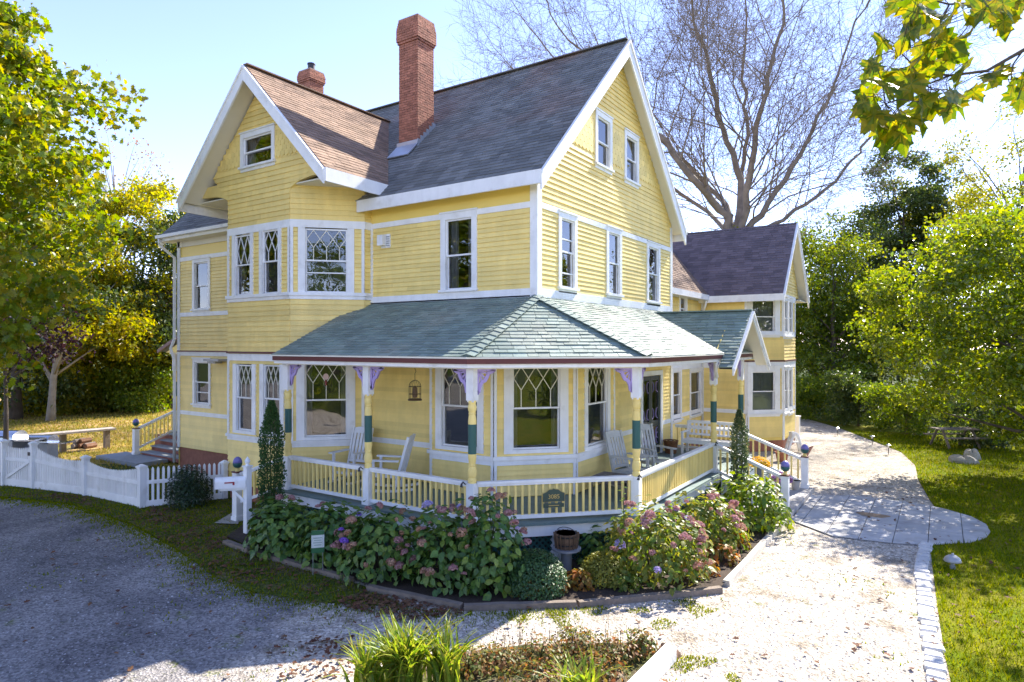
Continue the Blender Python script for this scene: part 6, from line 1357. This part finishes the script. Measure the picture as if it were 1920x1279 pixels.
tree('woodland_shrub', 'shaded shrub left of the bright tree on the lawn edge', ga(1610, 33), 1.3, (2.2, 1.5, 1.8), 7980, 0.134, DRK, BARK, .06, 30, .6, LEAF4, 32, hollow=.1, group=gs)
tree('woodland_shrub', 'grey green shrub beyond the picnic table', ga(1700, 30), 1.1, (2.4, 1.4, 1.6), 7980, 0.123, MID, BARK, .06, 30, .6, LEAF4, 33, hollow=.1, group=gs)
tree('woodland_shrub', 'wide dark shrub at the far right of the lawn', ga(1880, 26), 1.2, (2.8, 1.5, 1.7), 9880, 0.123, DRK, BARK, .06, 34, .6, LEAF4, 34, hollow=.1, group=gs)
tree('shade_tree', 'tree beyond the right edge shading the middle of the lawn', (12.4, 19.5, G), 7.0, (2.9, 3.4, 3.0), 8000, .15, BRT, BARK, .2, 50, .9, LEAF5, 36)
tree('shade_tree', 'tree just outside the right edge shading the near lawn', (11.7, 6.4, G), 6.6, (2.6, 2.6, 2.6), 6000, .15, BRT, BARK, .2, 50, .9, LEAF5, 35)
# trees across the road that the window panes mirror
mir = tree('roadside_tree', 'roadside tree mirrored in the front windows', (-10, -46, G), 7.0, (6, 4, 7.0), 9000, .26, MID, BARK, .3, 60, 1.4, LEAF5, 40, hollow=.2, group='trees across the road behind the viewer')
for (x, y, r) in ((-23, -33, 1), (22, -33, 2), (33, -44, 4), (-35, -40, 5), (8, -47, 6)): copy_tree(mir, (x, y, G), r)
shr = tree('reflection_shrub', 'unseen shrub added behind the viewer for the porch windows to mirror', (13.5, -18.5, G), 1.5, (2.4, 1.8, 1.9), 5000, .14, MID, BARK, .08, 36, .7, LEAF4, 41, hollow=.1, group='added unseen shrubs that the porch windows mirror')  # unseen shrubs, added so the porch panes reflect foliage
for (x, y, r) in ((9.5, -20.5, 1), (4.5, -21.5, 2), (18, -14.5, 3), (-1, -22, 4), (20.5, -9.5, 5), (-7, -22, .5)): copy_tree(shr, (x, y, G), r)
# ---- the great bare tree behind the wing
BT = empty('bare_tree', ga(1392, 44), 'huge bare branched tree towering behind the rear wing', 'tree'); BTL = BT.location.copy()
rngb = np.random.default_rng(3); segs = [0]; bb = MB(); tw = MB()
def grow(p, d, L, r, lev, up=.12):
    n = 5 if lev < 3 else (4 if lev < 5 else 3); k = 6 if lev < 2 else (5 if lev < 4 else 4); pts = [p.copy()]; q = p.copy(); dd = d.copy(); ds = []
    for i in range(k):
        dd = (dd+Vector(rngb.normal(size=3))*(.16 if lev < 2 else .13)+Z*up*.5).normalized(); q = q+dd*(L/k); pts.append(q.copy()); ds.append(dd.copy())
    r1 = r*(.5 if lev < 4 else .4); rad = [r+(r1-r)*i/k for i in range(k+1)]; (bb if lev < 4 else tw).tube(pts, rad, n, cap=False); segs[0] += 1
    if lev >= 6 or r < .0115: return
    nc = (2, 3, 4, 4, 3, 2)[lev]
    for c in range(nc):
        f = .35+.62*(c+rngb.random()*.6)/nc; i = min(k-1, int(f*k)); b_ = pts[i].lerp(pts[i+1], f*k-i); ax = ds[i].cross(Vector(rngb.normal(size=3))).normalized(); an = .45+.45*rngb.random()
        nd = (ds[i]*math.cos(an)+ax*math.sin(an)).normalized(); grow(b_, nd, L*(.52+.22*rngb.random()), max(.012, rad[i]*(.40+.16*rngb.random())), lev+1, up)
    grow(pts[-1], ds[-1], L*.6, r1*.95, lev+1, up)
base = ga(1392, 44)-BTL; fork = atd(1385, 455, 44)-BTL
bb.tube([base-Z*.2, base.lerp(fork, .5)+Vector((.2, 0, 0)), fork], [.85, .66, .55], 10)
def limb(path, r0, r1, lev=1, L=6.6):
    pts = [fork]+[atd(x, y, dpt*1.294)-BTL for x, y, dpt in path]; fine = []
    for a, b_ in zip(pts, pts[1:]):
        for j in range(4): fine.append(a.lerp(b_, j/4)+Vector(rngb.normal(size=3))*.10)
    fine.append(pts[-1]); m = len(fine); rad = [r0+(r1-r0)*(i/(m-1))**.8 for i in range(m)]; bb.tube(fine, rad, 8, cap=False)
    for i in range(2, m):
        if rngb.random() < .95:
            d = (fine[i]-fine[i-1]).normalized(); ax = d.cross(Vector(rngb.normal(size=3))).normalized(); an = .5+.5*rngb.random(); nd = (d*math.cos(an)+ax*math.sin(an)+Z*.12).normalized(); grow(fine[i], nd, L*(.6+.5*rngb.random()), rad[i]*.30, lev+1, .04)
    d = (fine[-1]-fine[-2]).normalized(); grow(fine[-1], d, L*.9, r1, lev+1, .04)
limb([(1350, 390, 34), (1290, 330, 33), (1235, 245, 33), (1190, 190, 33)], 0.342, 0.125)
limb([(1385, 340, 35), (1360, 240, 35), (1330, 130, 35), (1300, 40, 35)], 0.294, 0.096)
limb([(1405, 330, 33), (1420, 230, 32), (1450, 120, 32), (1470, 20, 32)], 0.278, 0.088)
limb([(1440, 380, 34), (1500, 290, 34), (1545, 200, 34), (1580, 110, 34)], 0.261, 0.073)
limb([(1450, 420, 35), (1530, 370, 35), (1600, 300, 36), (1640, 250, 36)], 0.203, 0.059)
limb([(1350, 370, 37), (1270, 290, 38), (1160, 200, 39), (1060, 130, 40)], 0.245, 0.073)
limb([(1330, 400, 38), (1220, 330, 40), (1100, 230, 41), (1000, 170, 42)], 0.196, 0.059)
limb([(1390, 350, 36), (1400, 260, 37), (1390, 150, 38), (1400, 30, 38)], 0.229, 0.073)
tr_ = link(bpy.data.objects.new('trunk', bb.mesh('trunk', [BARKG], smooth=True)), BT); twg = link(bpy.data.objects.new('twigs', tw.mesh('twigs', [BARKG])), BT); tag(twg, kind='stuff')
# ---- maple bough hanging in from the upper right
MPL = leafmat('maple_leaves', [(.05, .10, .010), (.09, .14, .012), (.17, .19, .014), (.26, .22, .014), (.06, .11, .012)], .55, .4, .4)
half = [(.0, .0), (.07, .03), (.30, -.10), (.27, .06), (.52, .10), (.44, .22), (.56, .42), (.38, .40), (.34, .52), (.20, .46), (.24, .70), (.14, .72), (0, 1.0)]
MAP = np.array(half+[(-x, y) for x, y in half[::-1][1:-1]])
MB_ = empty('maple_bough', atd(1930, 80, 3.3), 'maple bough with large backlit leaves in the upper right corner', 'branch'); ML = MB_.location
mb = MB(); A_ = lambda x, y, d=3.3: atd(x, y, d)-ML
mb.tube([A_(2150, 60), A_(1935, 85), A_(1850, 133), A_(1780, 142), A_(1722, 132), A_(1690, 100)], [.02, .012, .008, .006, .005, .003], 7)
mb.tube([A_(2150, 30), A_(1925, -8), A_(1850, 4), A_(1780, 8), A_(1725, -5)], [.02, .01, .007, .005, .003], 7)
mb.tube([A_(1780, 142), A_(1735, 160), A_(1700, 180), A_(1660, 195)], [.005, .004, .003, .002], 6)
mb.tube([A_(1780, 8), A_(1760, 50), A_(1745, 85), A_(1735, 120)], [.005, .004, .003, .002], 6)
mb.tube([A_(1925, 85), A_(1900, 120), A_(1895, 150)], [.006, .004, .002], 6)
lk = link(bpy.data.objects.new('twig', mb.mesh('twig', [BARK], smooth=True)), MB_)
mlb = MB(); wv = lambda x, y: .10*abs(x)+.16*math.sin(5*x)*y-.30*y*y*.6+.05*math.sin(9*y+4*x); LP = lambda x, y, d=0: Vector((x*.17, y*.17, wv(x, y)*.17+d)); ctr = (0, .30)
for k_ in range(len(MAP)):
    a_, b_ = MAP[k_], MAP[(k_+1) % len(MAP)]; m1, m2 = [(c_[0]*.5+ctr[0]*.5, c_[1]*.5+ctr[1]*.5) for c_ in (a_, b_)]; mlb.poly([LP(*ctr), LP(*m1), LP(*m2)]); mlb.poly([LP(*m1), LP(*a_), LP(*b_), LP(*m2)])
for tip in ((0, .97), (.50, .40), (-.50, .40), (.28, -.06), (-.28, -.06)):
    n_v = 5; q_ = Vector((tip[1], -tip[0], 0)).normalized()*.0014
    for dz in (.0012, -.0012):
        for k_ in range(n_v): f0_, f1_ = k_/n_v, (k_+1)/n_v; p0_, p1_ = LP(tip[0]*f0_, tip[1]*f0_, dz), LP(tip[0]*f1_, tip[1]*f1_, dz); mlb.poly([p0_-q_*(1-f0_), p0_+q_*(1-f0_), p1_+q_*(1-f1_), p1_-q_*(1-f1_)], 1)
VEIN = leafmat('maple_veins', [(.22, .24, .05), (.26, .25, .06)], .5); ml_me = mlb.mesh('maple_leaf', [MPL, VEIN], smooth=True)
lp = [(1690, 8), (1722, 22), (1752, 10), (1790, 18), (1835, 12), (1868, 22), (1878, 5), (1845, 45), (1640, 122), (1662, 148), (1690, 142), (1655, 88), (1735, 95), (1770, 88), (1785, 112), (1765, 62), (1800, 82), (1620, 205), (1648, 218), (1682, 212), (1705, 232), (1722, 205), (1745, 188), (1775, 182), (1800, 172), (1690, 245), (1668, 240), (1865, 150), (1892, 168), (1915, 150), (1905, 115), (1912, 178), (1712, 50), (1930, 10), (1788, 200), (1640, 190), (1750, 128), (1815, 130)]
lp += [(x+rngb.normal()*16, y+rngb.normal()*14) for x, y in lp[:30]]
tw_pts = [v.copy() for v in mb.v]; pet = MB()
for i, (x, y) in enumerate(lp):
    o = bpy.data.objects.new('maple_leaf', ml_me); o.location = A_(x, y-14, 3.3+rngb.normal()*.18); s = .6+.55*rngb.random(); o.scale = (s, s, s); link(o, MB_)
    hang = (Z*-.8-RGT*.35+RGT*rngb.normal()*.6+FWD*rngb.normal()*.5).normalized(); n = (Z*.9+FWD*(rngb.normal()*.5-.3)+RGT*rngb.normal()*.6); n = (n-hang*n.dot(hang)).normalized(); M = Matrix((hang.cross(n), hang, n)).transposed(); o.rotation_euler = M.to_euler(); near = min(tw_pts, key=lambda v: (v-o.location).length_squared); pet.tube([o.location, o.location.lerp(near, .5)-hang*.02, near], .0022, 4)

tag(link(bpy.data.objects.new('leaf_stalks', pet.mesh('leaf_stalks', [BARK])), MB_), kind='stuff')
